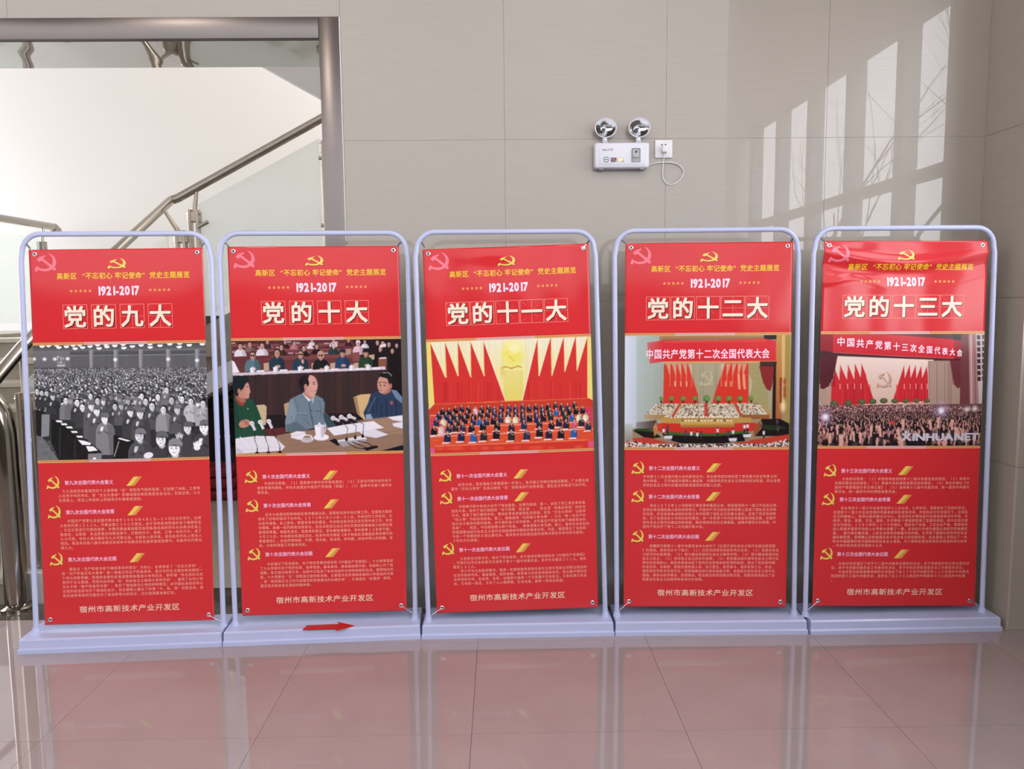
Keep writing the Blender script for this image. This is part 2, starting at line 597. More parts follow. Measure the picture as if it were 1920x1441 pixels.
# unseen building added to block the sky and dim what the facade lets in
opp = tag(thing('sky_blocking_building', '', '', (-2, -16, 0)), 'added pale building block that dims the sky behind the entrance', 'building')
box('wall', -40, 8, -6, 0, -.12, 22, MT['paving2'], opp)


# ------------------------------------------------------------------ display stands and their banners
# floor positions (m): base front-left, front-right; tube feet; tube tops; banner corners TL, TR, BR, BL
STANDS = [
    dict(b0=(-2.254, -.475), b1=(-1.330, -.424), f0=(-2.221, -.373), f1=(-1.349, -.337), t0=-2.166, t1=-1.322,
         c=[(-2.129, 1.856), (-1.358, 1.861), (-1.391, .096), (-2.180, .097)], rad=.085),
    dict(b0=(-1.326, -.424), b1=(-.399, -.375), f0=(-1.294, -.329), f1=(-.433, -.281), t0=-1.288, t1=-.429,
         c=[(-1.249, 1.865), (-.470, 1.866), (-.474, .107), (-1.261, .110)], rad=.085),
    dict(b0=(-.395, -.378), b1=(.530, -.373), f0=(-.367, -.310), f1=(.498, -.284), t0=-.391, t1=.447,
         c=[(-.358, 1.846), (.414, 1.869), (.462, .108), (-.326, .102)], rad=.085),
    dict(b0=(.534, -.374), b1=(1.460, -.387), f0=(.554, -.286), f1=(1.423, -.299), t0=.536, t1=1.396,
         c=[(.586, 1.868), (1.369, 1.869), (1.383, .101), (.587, .112)], rad=.085),
    dict(b0=(1.471, -.394), b1=(2.402, -.386), f0=(1.470, -.320), f1=(2.351, -.301), t0=1.457, t1=2.318,
         c=[(1.503, 1.869), (2.284, 1.865), (2.314, .095), (1.505, .113)], rad=.085),
]
ZB = .065
ZTOP = 1.938
glyph_cache = {}
gc = bpy.data.curves.new('glyph', 'FONT')
gc.fill_mode = 'FRONT'
go = bpy.data.objects.new('glyph', gc)
COL.objects.link(go)


def glyph(ch, off=0.0, res=2, shear=0.0):
    k = (ch, off, res, shear)
    if k in glyph_cache:
        return glyph_cache[k]
    gc.body = ch
    gc.offset = off
    gc.resolution_u = res
    gc.shear = shear
    dg = bpy.context.evaluated_depsgraph_get()
    dg.update()
    e = go.evaluated_get(dg)
    m = e.to_mesh()
    if m is None or len(m.vertices) == 0:
        glyph_cache[k] = (np.zeros((0, 2)), np.zeros((0, 3), int))
        return glyph_cache[k]
    V = np.zeros(len(m.vertices) * 3)
    m.vertices.foreach_get('co', V)
    V = V.reshape(-1, 3)[:, :2].copy()
    m.calc_loop_triangles()
    T = np.zeros(len(m.loop_triangles) * 3, dtype=np.int32)
    m.loop_triangles.foreach_get('vertices', T)
    glyph_cache[k] = (V, T.reshape(-1, 3).copy())
    e.to_mesh_clear()
    return glyph_cache[k]


class Banner:
    """u runs 0..1 across, v 0..1 down the sheet; P() gives the point on the gently bowed vinyl."""
    W, H = .785, 1.76

    def __init__(self, i):
        self.i = i
        S = STANDS[i]
        f0, f1 = Vector((*S['f0'], 0)), Vector((*S['f1'], 0))
        self.dir = (f1 - f0).normalized()
        self.n = Vector((self.dir.y, -self.dir.x, 0))   # towards the viewer
        self.f0 = f0
        pts = []
        for x, z in S['c']:
            t = (x - f0.x) / (f1.x - f0.x)
            p = f0 + (f1 - f0) * t
            pts.append(np.array((p.x, p.y, z)))
        self.c = pts
        mid = f0 + (f1 - f0) * .5
        self.o = np.array((mid.x, mid.y, ZB))
        self.N = np.array(self.n)

    def disp(self, u, v):
        i = self.i
        d = .006 * np.sin(np.pi * u) * np.sin(np.pi * v) + .0015 * np.sin(3.1 * v + 2.0 * i + 2 * u)
        d = d + .0008 * np.sin(9 * u + 2 * i) * np.sin(7 * v + i)
        e = np.exp(-v / .05)
        d = d + .003 * e * np.sin(2 * np.pi * u * 1.0 + .6)
        if i == 2:
            d = d + .0022 * np.exp(-((v - .10) / .10) ** 2) * np.sin(26 * u) + .0035 * np.exp(-((u - .42) / .16) ** 2 - ((v - .02) / .02) ** 2)
            d = d + .004 * np.exp(-((u - .06) / .05) ** 2 - ((v - .2) / .12) ** 2)
        if i == 4:
            sag = .030 + .028 * np.sin(np.pi * u)
            d = d + .010 * np.exp(-((v - sag) / .016) ** 2) - .006 * np.exp(-((v - sag - .03) / .02) ** 2)
            cr = .118 + .03 * (u - .25) - .02 * np.exp(-((u - .2) / .12) ** 2)
            d = d + .0035 * np.exp(-((v - cr) / .007) ** 2) * np.clip(1 - u / .42, 0, 1) ** .5 * (u < .42)
        return d

    def P(self, u, v, off=0.0):
        u = np.asarray(u, float)
        v = np.asarray(v, float)
        TL, TR, BR, BL = self.c
        a = ((1 - u) * (1 - v))[..., None] * TL + (u * (1 - v))[..., None] * TR + (u * v)[..., None] * BR + ((1 - u) * v)[..., None] * BL
        return a + (self.disp(u, v) + off)[..., None] * self.N - self.o

    def refine(self, uv, tri, off, L=.010, rounds=7):
        """split long triangles so that print follows the bowed sheet"""
        uv = np.asarray(uv, float)
        tri = np.asarray(tri, int)
        off = np.broadcast_to(off, (len(uv),)).copy()
        sc = np.array((self.W, self.H))
        done = []
        for _ in range(rounds):
            p = uv[tri] * sc
            e = np.stack([np.linalg.norm(p[:, (k + 1) % 3] - p[:, k], axis=1) for k in range(3)], 1).max(1)
            big = e > L
            done.append(tri[~big])
            t = tri[big]
            if not len(t):
                tri = t
                break
            n = len(uv)
            mids = [(uv[t[:, k]] + uv[t[:, (k + 1) % 3]]) / 2 for k in range(3)]
            uv = np.concatenate([uv] + mids)
            off = np.concatenate([off] + [off[t[:, 0]]] * 3)
            a = n + np.arange(len(t))
            b, c = a + len(t), a + 2 * len(t)
            tri = np.concatenate([np.stack(q, 1) for q in ((t[:, 0], a, c), (a, t[:, 1], b), (c, b, t[:, 2]), (a, b, c))])
        return uv, np.concatenate(done + [tri]), off

    def mesh(self, name, uv, faces, m, off, parent):
        P = self.P(uv[:, 0], uv[:, 1], off)
        me = bpy.data.meshes.new(name)
        nv, nf = len(P), len(faces)
        me.vertices.add(nv)
        me.vertices.foreach_set('co', P.astype(np.float32).ravel())
        faces = np.asarray(faces, dtype=np.int32)
        k = faces.shape[1]
        me.loops.add(nf * k)
        me.loops.foreach_set('vertex_index', faces.ravel())
        me.polygons.add(nf)
        me.polygons.foreach_set('loop_start', np.arange(0, nf * k, k, dtype=np.int32))
        me.polygons.foreach_set('loop_total', np.full(nf, k, dtype=np.int32))
        me.update(calc_edges=True)
        return link(name, me, m, parent)

    def poly(self, name, polys, m, off, parent):
        """flat printed shapes: each polygon a list of (u, v), cut into triangles in the print's own plane"""
        VV, TT, OO, base = [], [], [], 0
        for q_, pl in enumerate(polys):
            OO += [3e-5 * (q_ % 8)] * len(pl)
            p2 = [Vector((u * self.W, -v * self.H, 0)) for u, v in pl]
            for t in tessellate_polygon([p2]):
                a_, b_, c_ = (p2[k] for k in t)
                t = tuple(t) if (b_ - a_).cross(c_ - a_).z > 0 else tuple(t)[::-1]
                TT.append([base + k for k in t])
            VV += list(pl)
            base += len(pl)
        uv, tt, oo = self.refine(VV, TT, off + np.array(OO))
        return self.mesh(name, uv, tt, m, oo, parent)

    def text(self, name, runs, m, off, parent):
        """runs: (string, u0, v_baseline, em_u_m, em_v_m, advance_m, bold, fullwidth)"""
        VV, TT, OO, base = [], [], [], 0
        for s, u0, vb, ex, ey, adv, bold, full in runs:
            x = u0 * self.W
            for ch in s:
                if ch in ' \u3000':
                    x += adv * (1 if ch == '\u3000' or full else .45)
                    continue
                V, T = glyph(ch)
                if len(V) and bold:
                    b_ = bold * .8
                    sh = [(b_, b_), (-b_, b_), (b_, -b_), (-b_, -b_)] + ([(0, 0), (0, b_ * 1.2), (b_ * 1.2, 0), (0, -b_ * 1.2), (-b_ * 1.2, 0)] if bold > .02 else [])
                    lay = np.repeat(np.arange(len(sh)) * 3.5e-5, len(V))
                    T = np.concatenate([T + k_ * len(V) for k_ in range(len(sh))])
                    V = np.concatenate([V + np.array(d_) for d_ in sh])
                else:
                    lay = np.zeros(len(V))
                if len(V):
                    if full:
                        lo, hi = V[:, 0].min(), V[:, 0].max()
                        if ch in '“‘':
                            dx = .97 - hi
                        elif ch in '”’':
                            dx = .03 - lo
                        elif hi < .75 and ch not in '，。、；：）》' and ord(ch) < 0x3000:
                            dx = .5 - (lo + hi) / 2
                        else:
                            dx = 0
                        X = x + (V[:, 0] + dx) * ex
                    else:
                        X = x + V[:, 0] * ex
                    VV.append(np.stack([X / self.W, vb - V[:, 1] * ey / self.H], 1))
                    TT.append(T + base)
                    OO.append(lay)
                    base += len(V)
                if full:
                    x += adv
                else:
                    x += (V[:, 0].max() + .07) * ex + adv
        uv, tt, oo = np.concatenate(VV), np.concatenate(TT), off + np.concatenate(OO)
        if name != 'paragraph_lettering':
            uv, tt, oo = self.refine(uv, tt, oo, .012)
        return self.mesh(name, uv, tt, m, oo, parent)


# hammer-and-sickle outline measured on the banner (0..1, y down)
_S = [(268, 125), (318, 143), (355, 178), (375, 222), (378, 265), (368, 305), (345, 338), (310, 365), (265, 382), (215, 385), (165, 375), (128, 352), (106, 322), (122, 308), (150, 332), (185, 346), (225, 350), (265, 343), (298, 322), (322, 290), (334, 250), (332, 210), (318, 175), (295, 148)]
_HD = [(122, 215), (165, 178), (200, 168), (238, 152), (242, 174), (212, 190), (202, 206), (206, 216), (180, 240), (170, 238), (158, 254)]
_HN = [(180, 222), (206, 200), (372, 345), (350, 375)]


def _circ(cx, cy, r, n=12):
    return [(cx + r * math.cos(2 * PI * k / n), cy + r * math.sin(2 * PI * k / n)) for k in range(n)]


EMB = [_S, _HD, _HN, _circ(112, 366, 21), _circ(352, 357, 21), [(108, 320), (140, 350), (124, 380), (94, 362)]]
EMB = [[((x - 90) / 290, (y - 123) / 266) for x, y in p] for p in EMB]


def emblem(B, name, u0, v0, u1, v1, m, off, parent, du=0, dv=0):
    polys = [[(u0 + x * (u1 - u0) + du, v0 + y * (v1 - v0) + dv) for x, y in p] for p in EMB]
    o = None
    return B.poly(name, polys, m, off, parent)


def star(cx, cy, ru, rv):
    return [(cx + (ru if k % 2 == 0 else ru * .42) * math.sin(k * PI / 5), cy - (rv if k % 2 == 0 else rv * .42) * math.cos(k * PI / 5)) for k in range(10)]


GOLD = flat('print_gold', (238, 205, 95))
GOLD2 = flat('print_gold_dark', (225, 150, 75))
YEL = flat('print_yellow', (243, 205, 50))
PINK = flat('print_pink', (243, 122, 140))
WHITE = flat('print_white', (250, 222, 238))
CREAM = flat('print_cream', (243, 226, 205))
PALE = flat('print_pale_red', (240, 158, 140))
FOOT = flat('print_footer_cream', (243, 205, 180))
HEAD = flat('print_heading_pink', (252, 185, 210))
LINE = flat('print_line_pink', (246, 140, 128))
SHADE = flat('print_drop_shade', (120, 18, 22))
STARC = flat('print_star', (240, 160, 85))
BAND = flat('print_band', (222, 160, 100))
BAND2 = flat('print_band_pale', (228, 180, 170))
DOT = flat('print_band_dot', (120, 60, 40))

TEXTS = [
    [["　九大自始至终被强烈的个人崇拜和“左”倾狂热气氛所笼罩，它加强了林彪、江青等", "人在党中央的地位，使“文化大革命”的错误理论和实践更加合法化。实践证明，九大", "在思想上、政治上和组织上的指导方针都是错误的。"],
     ["　　中国共产党第九次全国代表大会于１９６９年４月１日—２４日在北京举行，出席", "大会的代表１５１２人，代表全国２２００万党员。由于当时各地党组织处于瘫痪状态", "，无法正常进行代表的选举，多数代表由革命委员会同各造反组织的头头协商决定或上", "级指定，以致使　多品质恶劣的帮派骨干，打砸抢分子，林彪、江青一伙的爪牙，成了", "九大代表。有的人是在确定为九大代表之后，才赶办入党手续，或在赴京列车上突击入", "党的。相当多的原八届中央委员和候补中央委员处在被审查或监禁中，未能作为代表出", "席九大。"],
     ["　　报告以“无产阶级专政下继续革命的理论”为核心，全面肯定了“文化大革命”，", "称“无产阶级文化大革命”是一场真正的无产阶级革命，是对马列主义理论和实践的一", "个伟大的新贡献；把党的全部历史说成是两条路线斗争的历史，即所谓“毛主席的马克", "思列宁主义路线，同党内右的和‘左’的机会主义路线斗争的历史”，虚构了以刘少奇", "为头子的“资产阶级司令部”，肯定了强加给刘少奇的种种罪名；对中国社会的形势以", "及党的政治状况作了错误的估计，在此基础上提出了所谓“斗、批、改”的新任务。报", "告对战争到来的可能性作了紧迫和夸大的估计，过分强调要准备打仗。"]],
    [["　　大会的议程是：（１）周恩来代表中央作政治报告；（２）王洪文代表中央作关于", "修改党章的报告，并向大会提出中国共产党章程（草案）；（３）选举中共第十届中央", "委员会。"],
     ["　　这次大会是在粉碎林彪反革命集团以后，周恩来主持中央日常工作，全国各方面形", "势有了好转的情况下召开的。１９７３年５月２０日—３１日，中央召开工作会议，为", "大会作准备。会上宣布，根据毛泽东的提议，中央政治局决定王洪文到中央工作，并同", "华国锋、吴德一起列席政治局会议。会议决定成立由王洪文负责的党章修改小组提出党", "章修改草案。根据毛泽东、周恩来的意见，宣布解放谭震林、李井泉等１３名老干部。", "８月２０日，中央政治局通过决议，批准中央专案组《关于林彪反党集团反革命罪行的", "审查报告》，永远开除林彪、叶群、黄永胜、吴法宪、李作鹏、邱会作等人的党籍。至", "此，大会的准备工作基本完成。"],
     ["　　大会通过了政治报告、关于修改党章的报告和《中国共产党章程》。十大党章保留", "了九大党章中关于党的性质、指导思想、基本纲领、基本路线等内容，在结构上作了些", "调整，条文部分改得不多，总纲中只取消了有关林彪的论述和林彪的论点。值得指出的", "是，十大党章在“左”倾错误方面的新发展，主要是充实所谓两条路线斗争经验的内容", "，把“批判修正主义列为加强党的思想建设的长期任务”；片面提出“反潮流”原则，", "要求党员要具有反潮流的精神等。"]],
    [["　　这次大会，是在揭批江青集团进一步深入，各方面工作得以恢复和整顿，广大群众渴", "望对“文化大革命”及其以前的“左”倾错误进行全面清理、拨乱反正的情况下召开的。"],
     ["　　华国锋代表中央向大会作了政治报告，主要内容是：第一，总结了同江青反革命集", "团的斗争，批判了他们炮制的“老干部是‘民主派’，‘民主派’就是走资派”的反动", "公式，揭发了他们篡党夺权、策动反革命武装叛乱的阴谋，宣告“文化大革命”以粉碎", "“四人帮”为标志而结束。第二，继续强调“以阶级斗争为纲”，认为“第一次无产阶", "级文化大革命的胜利结束，决不是阶级斗争的结束，决不是无产阶级专政下继续革命的", "结束”，　因此，今后继续要以两个阶级、　两条道路斗争为纲。第三，重申在本世纪内", "把我国建设成为社会主义现代化强国是新时期党的根本任务。为此，报告提出了当前和", "今后一个时期党的８项主要任务，要求党中央抓纲治国的战略决策在本年内初见成效，", "３年内大见成效。"],
     ["　　大会经过分组讨论，通过了政治报告、关于修改党章的报告和《中国共产党章程》", "，代表们以无记名投票方式选举了第十一届中央委员会，其中中央委员２０１人、候补", "委员１３２人。", "　　邓小平为大会致闭幕词，强调一定要恢复和发扬毛泽东主席为党树立的群众路线的", "优良传统和作风，谦虚谨慎、戒骄戒躁、艰苦奋斗的优良传统和作风，民主集中制的优", "良传统和作风，在全党、全军、全国努力造成一个又有集中又有民主，又有纪律又有自", "由，又有统一意志，又有个人心情舒畅、生动活泼，那样一种政治局面。"]],
    [["中共第十二次全国代表大会的胜利召开，标志着党成功地实现了具有重大历史性意义的", "伟大转变，　它开始把中国带入建设有　中国特色的社会主义的新的政治轨道，并以全面", "开创社会主义现代化建设的新局面而永远载入史册。"],
     ["　　自从１９７６年１０月粉碎江青反革命集团以来，特别是党的十一届三中全会以来，", "全党全军全国各族人民的艰苦努力，中国共产党已经在指导思想上完成了拨乱反正的艰", "巨任务，并且在各条战线的实际工作中取得了拨乱反正的重大胜利，实现了历史性的转", "折。为了总结过去６年的历史性胜利，进一步肃清十年内乱所遗留的消极后果，全面开", "创社会主义现代化建设的新局面，确定继续前进的正确道路、战略步骤和方针政策，中", "国共产党召开了第十二次全国代表大会。"],
     ["　　胡耀邦代表第十一届中央委员会向大会作了《全面开创社会主义现代化建设新局面", "》的报告。报告共分６个部分：（１）历史性的转变和新的伟大任务；（２）促进社会主", "义经济的全面高涨；（３）努力建设高度的社会主义精神文明；（４）努力建设高度的社", "会主义民主；（５）坚持独立自主的对外政策；（６）把党建设成为领导社会主义现代化", "事业的坚强核心。报告系统地总结了党的历史经验和新取得的经验，提出了党在新时期", "的总任务，这就是：团结全国各族人民，自力更生，艰苦奋斗，逐步实现工业、农业、", "国防和科学技术的现代化，把我国建设成为具有高度文明、高度民主的社会主义现代化", "强国。报告从经济建设、思想建设、政治建设和党的建设等方面，完整系统地提出了全", "面建设社会主义的纲领和各项方针政策。"]],
    [["　　大会的议程是：（１）听取和审查党的第十二届中央委员会的报告；（２）审查中", "央顾问委员会的报告；（３）审查中央纪律检查委员会的报告；（４）审议并通过《中", "国共产党章程部分条文修正案》；（５）选举第十三届中央委员会、新一届的中央顾问", "委员会、新一届的中央纪律检查委员会。"],
     ["　　自从党的十一届三中全会到党的十二大以来，九年时间，我国发生了深刻的变化。", "在党的十一届三中全会坚持四项基本原则和坚持改革、开放的总方针的指引下，在拨乱", "反正的基础上，坚持以经济建设为中心，坚决而有步骤地进行全面改革和对外开放，在", "经济、政治、思想、文化、国防、外交等各个领域都取得了显著的成就。其中以经济建", "设尤为突出。１９８６年同１９７８年相比，国民生产总值、工农业总产值、国家财政", "收入和城乡居民平均收入水平都大体翻了一番。过去的九年成为建国以来经济发展最旺", "盛，　国力增长最迅速，人民生活得到改善最多的时期。它开辟了建国以来党的历史发", "展的新阶段，党明确认识到我国正处于社会主义的初级阶段，在此基础上寻找出了一条", "符合中国国情的有中国特色的社会主义道路。为了继续发展这种良好的局面和深化改革", "，中共中央决定召开党的十三大"],
     ["　　大会讨论并通过了关于十二届中央委员会报告的决议、关于党章部分条文修正案的决", "议、关于中央顾问委员会工作报告的决议、关于中央纪律检查委员会工作报告的决议。", "　　大会还首次采用差额选举的方式选出了由１７５名中央委员和１１０名候补中央委员", "组成的第十三届中央委员会；选举出了由２００人组成的中顾委和６９人组成的中纪委", "。"]],
]
TITLE = ['党的九大', '党的十大', '党的十一大', '党的十二大', '党的十三大']
ORD = ['九', '十', '十一', '十二', '十三']
HEADV = [(.6105, .6905, .8200), (.6130, .6927, .8290), (.6140, .6776, .8216), (.6070, .6867, .7990), (.6180, .6977, .8517)]
EMBV = [(.5905, .6706, .7995), (.5935, .6740, .8083), (.5925, .6555, .7988), (.5873, .6666, .7794), (.5982, .6780, .8317)]
ROWV = [(.6335, .7145, .8465, .0122), (.6315, .7175, .8560, .0123), (.6378, .6995, .8460, .0119), (.6305, .7112, .8256, .0119), (.6405, .7217, .8784, .01172)]
INDENT = [(0, 0, 0), (0, 0, 0), (0, 0, 0), (0, 0, 0), (0, 0, 0)]
LOOK = ['black and white crowd photograph', 'colour photograph of men at a meeting table', 'photograph of red flags above rows of officials',
        'blurry photograph of a hall under a red banner', 'photograph of a crowd raising hands']
TCH = ['four character title and black and white crowd photograph', 'photograph of three men talking at a wooden table', 'photograph of red flags and rows of standing officials',
       'photograph of a great hall with white-clad rows and green shrubs', 'photograph of a crowd raising hands before a stage']
WHERE = ['leftmost of the five stands, beside the staircase', 'the one with a red arrow lying on its base', 'middle stand of the five',
         'second stand from the tiled pier', 'stand touching the tiled pier']


def build_stand(i):
    S = STANDS[i]
    B = Banner(i)
    o = Vector(B.o)
    o.z = 0
    st = thing('display_stand', 'pale blue tubular stand, ' + WHERE[i], 'display stand', o, 0, 'row of five display stands')
    # base: plinth with a small lip, lying square to its front edge
    b0, b1 = Vector((*S['b0'], 0)), Vector((*S['b1'], 0))
    d = (b1 - b0).normalized()
    nb = Vector((-d.y, d.x, 0))
    w = (b1 - b0).length
    bm = bmesh.new()
    lv = [(0.0, 0.0), (0.0, .018), (.010, .024), (.012, .058), (.020, ZB)]
    dep = .255
    rings = []
    for ins, z in lv:
        rings.append([bm.verts.new(b0 - o + d * x + nb * y + Vector((0, 0, z))) for x, y in ((ins * .3, ins), (w - ins * .3, ins), (w - ins * .3, dep - ins), (ins * .3, dep - ins))])
    for r0, r1 in zip(rings[:-1], rings[1:]):
        for k in range(4):
            bm.faces.new((r0[k], r0[(k + 1) % 4], r1[(k + 1) % 4], r1[k]))
    bm.faces.new(rings[-1])
    bm.faces.new(rings[0][::-1])
    bs = bm_obj('base', bm, MT['base'], st)
    # tube frame
    f0, f1 = Vector((*S['f0'], 0)), Vector((*S['f1'], 0))

    def at(x, z):
        p = f0 + (f1 - f0) * ((x - f0.x) / (f1.x - f0.x))
        return Vector((p.x, p.y, z)) - o
    r, zt = S['rad'], ZTOP - .0125
    pts = [at(f0.x, ZB - .004), at(f0.x + (S['t0'] - f0.x) * .5, .95), at(S['t0'], zt - r - .03)]
    for k in range(0, 9):
        a = k / 8 * PI / 2
        pts.append(at(S['t0'] + .006 + r * (1 - math.cos(a)), zt - r + r * math.sin(a)))
    for k in range(8, -1, -1):
        a = k / 8 * PI / 2
        pts.append(at(S['t1'] - .006 - r * (1 - math.cos(a)), zt - r + r * math.sin(a)))
    pts += [at(S['t1'], zt - r - .03), at(f1.x + (S['t1'] - f1.x) * .5, .95), at(f1.x, ZB - .004)]
    tube('frame', pts, .0118, MT['frame'], st, 14)
    # sleeve joints and foot sockets
    for fx, tx in ((f0.x, S['t0']), (f1.x, S['t1'])):
        for zz in (.98, 1.72):
            x = fx + (tx - fx) * (zz / 1.8)
            tube('joint_sleeve', [at(x, zz), at(x, zz + .012)], .0128, MT['frame'], st, 14)
        tube('foot_socket', [at(fx, ZB), at(fx, ZB + .022)], [.019, .0145], MT['frame'], st, 16)
    # banner
    TL, TR, BR, BL = B.c
    bo = Vector(B.o)
    ban = thing('hanging_banner', 'red vinyl banner with a %s' % TCH[i].replace('four character title and ', ''), 'banner', bo, 0, 'red party history banners')
    nu, nv = 70, 220
    U, V = np.meshgrid(np.linspace(0, 1, nu + 1), np.linspace(0, 1, nv + 1))
    uv = np.stack([U.ravel(), V.ravel()], 1)
    idx = np.arange((nu + 1) * (nv + 1)).reshape(nv + 1, nu + 1)
    F = np.stack([idx[:-1, :-1], idx[1:, :-1], idx[1:, 1:], idx[:-1, 1:]], -1).reshape(-1, 4)
    sheet = B.mesh('sheet', uv, F, MT['red'], 0, ban)
    for p in sheet.data.polygons:
        p.use_smooth = True
    sheet.data.materials.append(MT['vinyl_back'])
    sm = sheet.modifiers.new('thickness', 'SOLIDIFY')
    sm.thickness = .0007
    sm.offset = -1
    sm.material_offset = 1
    E = .0004
    emblem(B, 'pink_emblem', .030, .0085, .156, .0560, PINK, E, ban)
    ge = emblem(B, 'gold_emblem', .446, .0235, .554, .0505, GOLD, 2 * E, ban)
    emblem(B, 'emblem_shade', .446, .0235, .554, .0505, SHADE, E, ge, .002, .0012)
    B.text('subtitle_lettering', [(s_, u_, .0750, .0298, .0315, .0308, .016, True) for s_, u_ in (('高新区', .1540), ('“不忘初心', .2790), ('牢记使命”', .4872), ('党史主题展览', .6865))], YEL, 2 * E, ban)
    B.text('date_lettering', [('1921-2017', .3830, .1178, .0435, .0545, -.0006, .046, False)], WHITE, 2 * E, ban)
    for s0 in (.2225, .6770):
        B.poly('star_row', [star(s0 + .012 + k * .0268, .1068, .0110, .0050) for k in range(5)], STARC, E, ban)
    B.poly('star_row', [star(.8370, .1076, .0028, .0012)], STARC, E, ban)
    n = len(TITLE[i])
    us = [.1815, .3460, .5095, .6720] if n == 4 else [.1255, .2735, .4250, .5725, .7200]
    bw = .1410 if n == 4 else .1430
    v0, v1 = .1418, .2043
    for k, ch in enumerate(TITLE[i]):
        a, b, t, tv = us[k], us[k] + bw, .0029, .0013
        cu, cv = (a + b) / 2, (v0 + v1) / 2
        q = lambda x0, y0, x1, y1: [(x0, y0), (x1, y0), (x1, y1), (x0, y1)]
        pl = [q(a, v0, b, v0 + tv), q(a, v1 - tv, b, v1), q(a, v0, a + t, v1), q(b - t, v0, b, v1), q(cu - .0009, v0, cu + .0009, v1), q(a, cv - .0004, b, cv + .0004)]
        for k2 in range(1, 9):     # dashed diagonals
            f_ = (k2 - .5) / 9 * .5 if k2 < 5 else .5 + (k2 - 4.0) / 9 * .5
            for sgn in (1, -1):
                f0_, f1_ = f_, f_ + .035
                y = (lambda f: v0 + (v1 - v0) * f) if sgn > 0 else (lambda f: v1 - (v1 - v0) * f)
                x = lambda f: a + (b - a) * f
                pl.append([(x(f0_), y(f0_)), (x(f0_) + .0018, y(f0_)), (x(f1_) + .0018, y(f1_)), (x(f1_), y(f1_))])
        B.poly('title_grid', pl, LINE, E, ban)
        em = .103
        ub = cu - em * .5 / B.W
        vb = cv + .378 * em / B.H
        c_ = B.text('title_character', [(ch, ub, vb, em, em, em, .026, True)], CREAM, 4 * E, ban)
        B.text('character_shade', [(ch, ub + .005, vb + .0022, em, em, em, .026, True)], SHADE, 2.5 * E, c_)
    # trim bands above and below the photograph
    for va, vb in ((.2388, .2460), (.5490, .5565)):
        bd = B.poly('trim_band', [[(0, va), (1, va), (1, vb), (0, vb)]], BAND, E, ban)
        B.poly('band_centre', [[(.30, va), (.66, va), (.66, vb), (.30, vb)]], BAND2, 1.3 * E, bd)
        B.poly('band_dots', [[(.008 + k * .0118, va + .0022), (.0125 + k * .0118, va + .0022), (.0125 + k * .0118, va + .0040), (.008 + k * .0118, va + .0040)] for k in range(84)], DOT, 2 * E, bd)
    # three text sections
    parts = TEXTS[i]
    q = len(ORD[i])
    for k in range(3):
        ev = EMBV[i][k]
        ue = .0455 if i < 3 else (.0435 if i == 3 else (.0425, .0375, .0370)[k])
        e1 = emblem(B, 'section_emblem', ue, ev, ue + .077, ev + .0360, GOLD, 2 * E, ban)
        emblem(B, 'emblem_shade', ue, ev, ue + .077, ev + .0360, SHADE, E, e1, .0022, .001)
        uh = (.1515 if i < 3 else .1480) - (.004 * k if i == 4 else 0)
        hd = '第' + ORD[i] + '次全国代表大会' + ('意义', '背景', '议题')[k]
        B.text('section_heading', [(hd, uh, HEADV[i][k] + .0046, .0205, .0220, .02035, .022, True)], HEAD, E, ban)
        us_ = uh + (.36 if q == 1 else .348)
        vh = HEADV[i][k] - .0010
        sl = B.poly('gold_slash', [[(us_, vh + .0124), (us_ + .026, vh + .0124), (us_ + .073, vh - .0120), (us_ + .045, vh - .0120)]], GOLD, E, ban)
        B.poly('slash_edge', [[(us_ + .026, vh + .0124), (us_ + .048, vh + .0124), (us_ + .093, vh - .0120), (us_ + .073, vh - .0120)]], GOLD2, E, sl)
        runs = []
        for j, ln in enumerate(parts[k]):
            adv = (.01713, .01668, .01705, .01686, .01712)[i]
            ul = (.1130, .1185 - .001 * k, .1165 - .0025 * k, .1130, .1120 - .0025 * k)[i]
            runs.append((ln, ul, ROWV[i][k] + j * ROWV[i][3] + .0034, .0158, .0168, adv, .0135, True))
        B.text('paragraph_lettering', runs, PALE, E, ban)
    B.text('footer_lettering', [('宿州市高新技术产业开发区', .2060, .9665, .0370, .0345, .0388, .016, True)], FOOT, E, ban)
    # eyelets, and the wire and spring that hang the sheet
    for (u, v, cx, cz, top) in ((.0335, .0118, S['t0'] + .022, 1.893, 1), (.9665, .0118, S['t1'] - .022, 1.893, 1), (.0335, .985, f0.x, ZB + .012, 0), (.9665, .985, f1.x, ZB + .012, 0)):
        p = Vector(B.P(np.array([u]), np.array([v]), .0008)[0])
        bm = bmesh.new()
        seg = 18
        prof = [(.0045, 0), (.005, .0015), (.0085, .0015), (.0105, .0)]
        rr = [[bm.verts.new(p + B.dir * (r_ * math.cos(2 * PI * k / seg)) + Vector((0, 0, r_ * math.sin(2 * PI * k / seg))) + B.n * h_) for k in range(seg)] for r_, h_ in prof]
        for a_, b_ in zip(rr[:-1], rr[1:]):
            for k in range(seg):
                bm.faces.new((a_[k], a_[(k + 1) % seg], b_[(k + 1) % seg], b_[k]))
        g = bm_obj('eyelet', bm, MT['chrome'], ban, smooth=True)
        bm = bmesh.new()
        bmesh.ops.create_circle(bm, cap_ends=True, radius=.0046, segments=14, matrix=Matrix.Translation(p + B.n * .0004) @ Matrix.Rotation(PI / 2, 4, 'X'))
        bm_obj('eyelet_hole', bm, MT['black'], g)
        q0 = f0 + (f1 - f0) * ((cx - f0.x) / (f1.x - f0.x))
        end = Vector((q0.x, q0.y, cz)) - o
        pp = p + bo - o
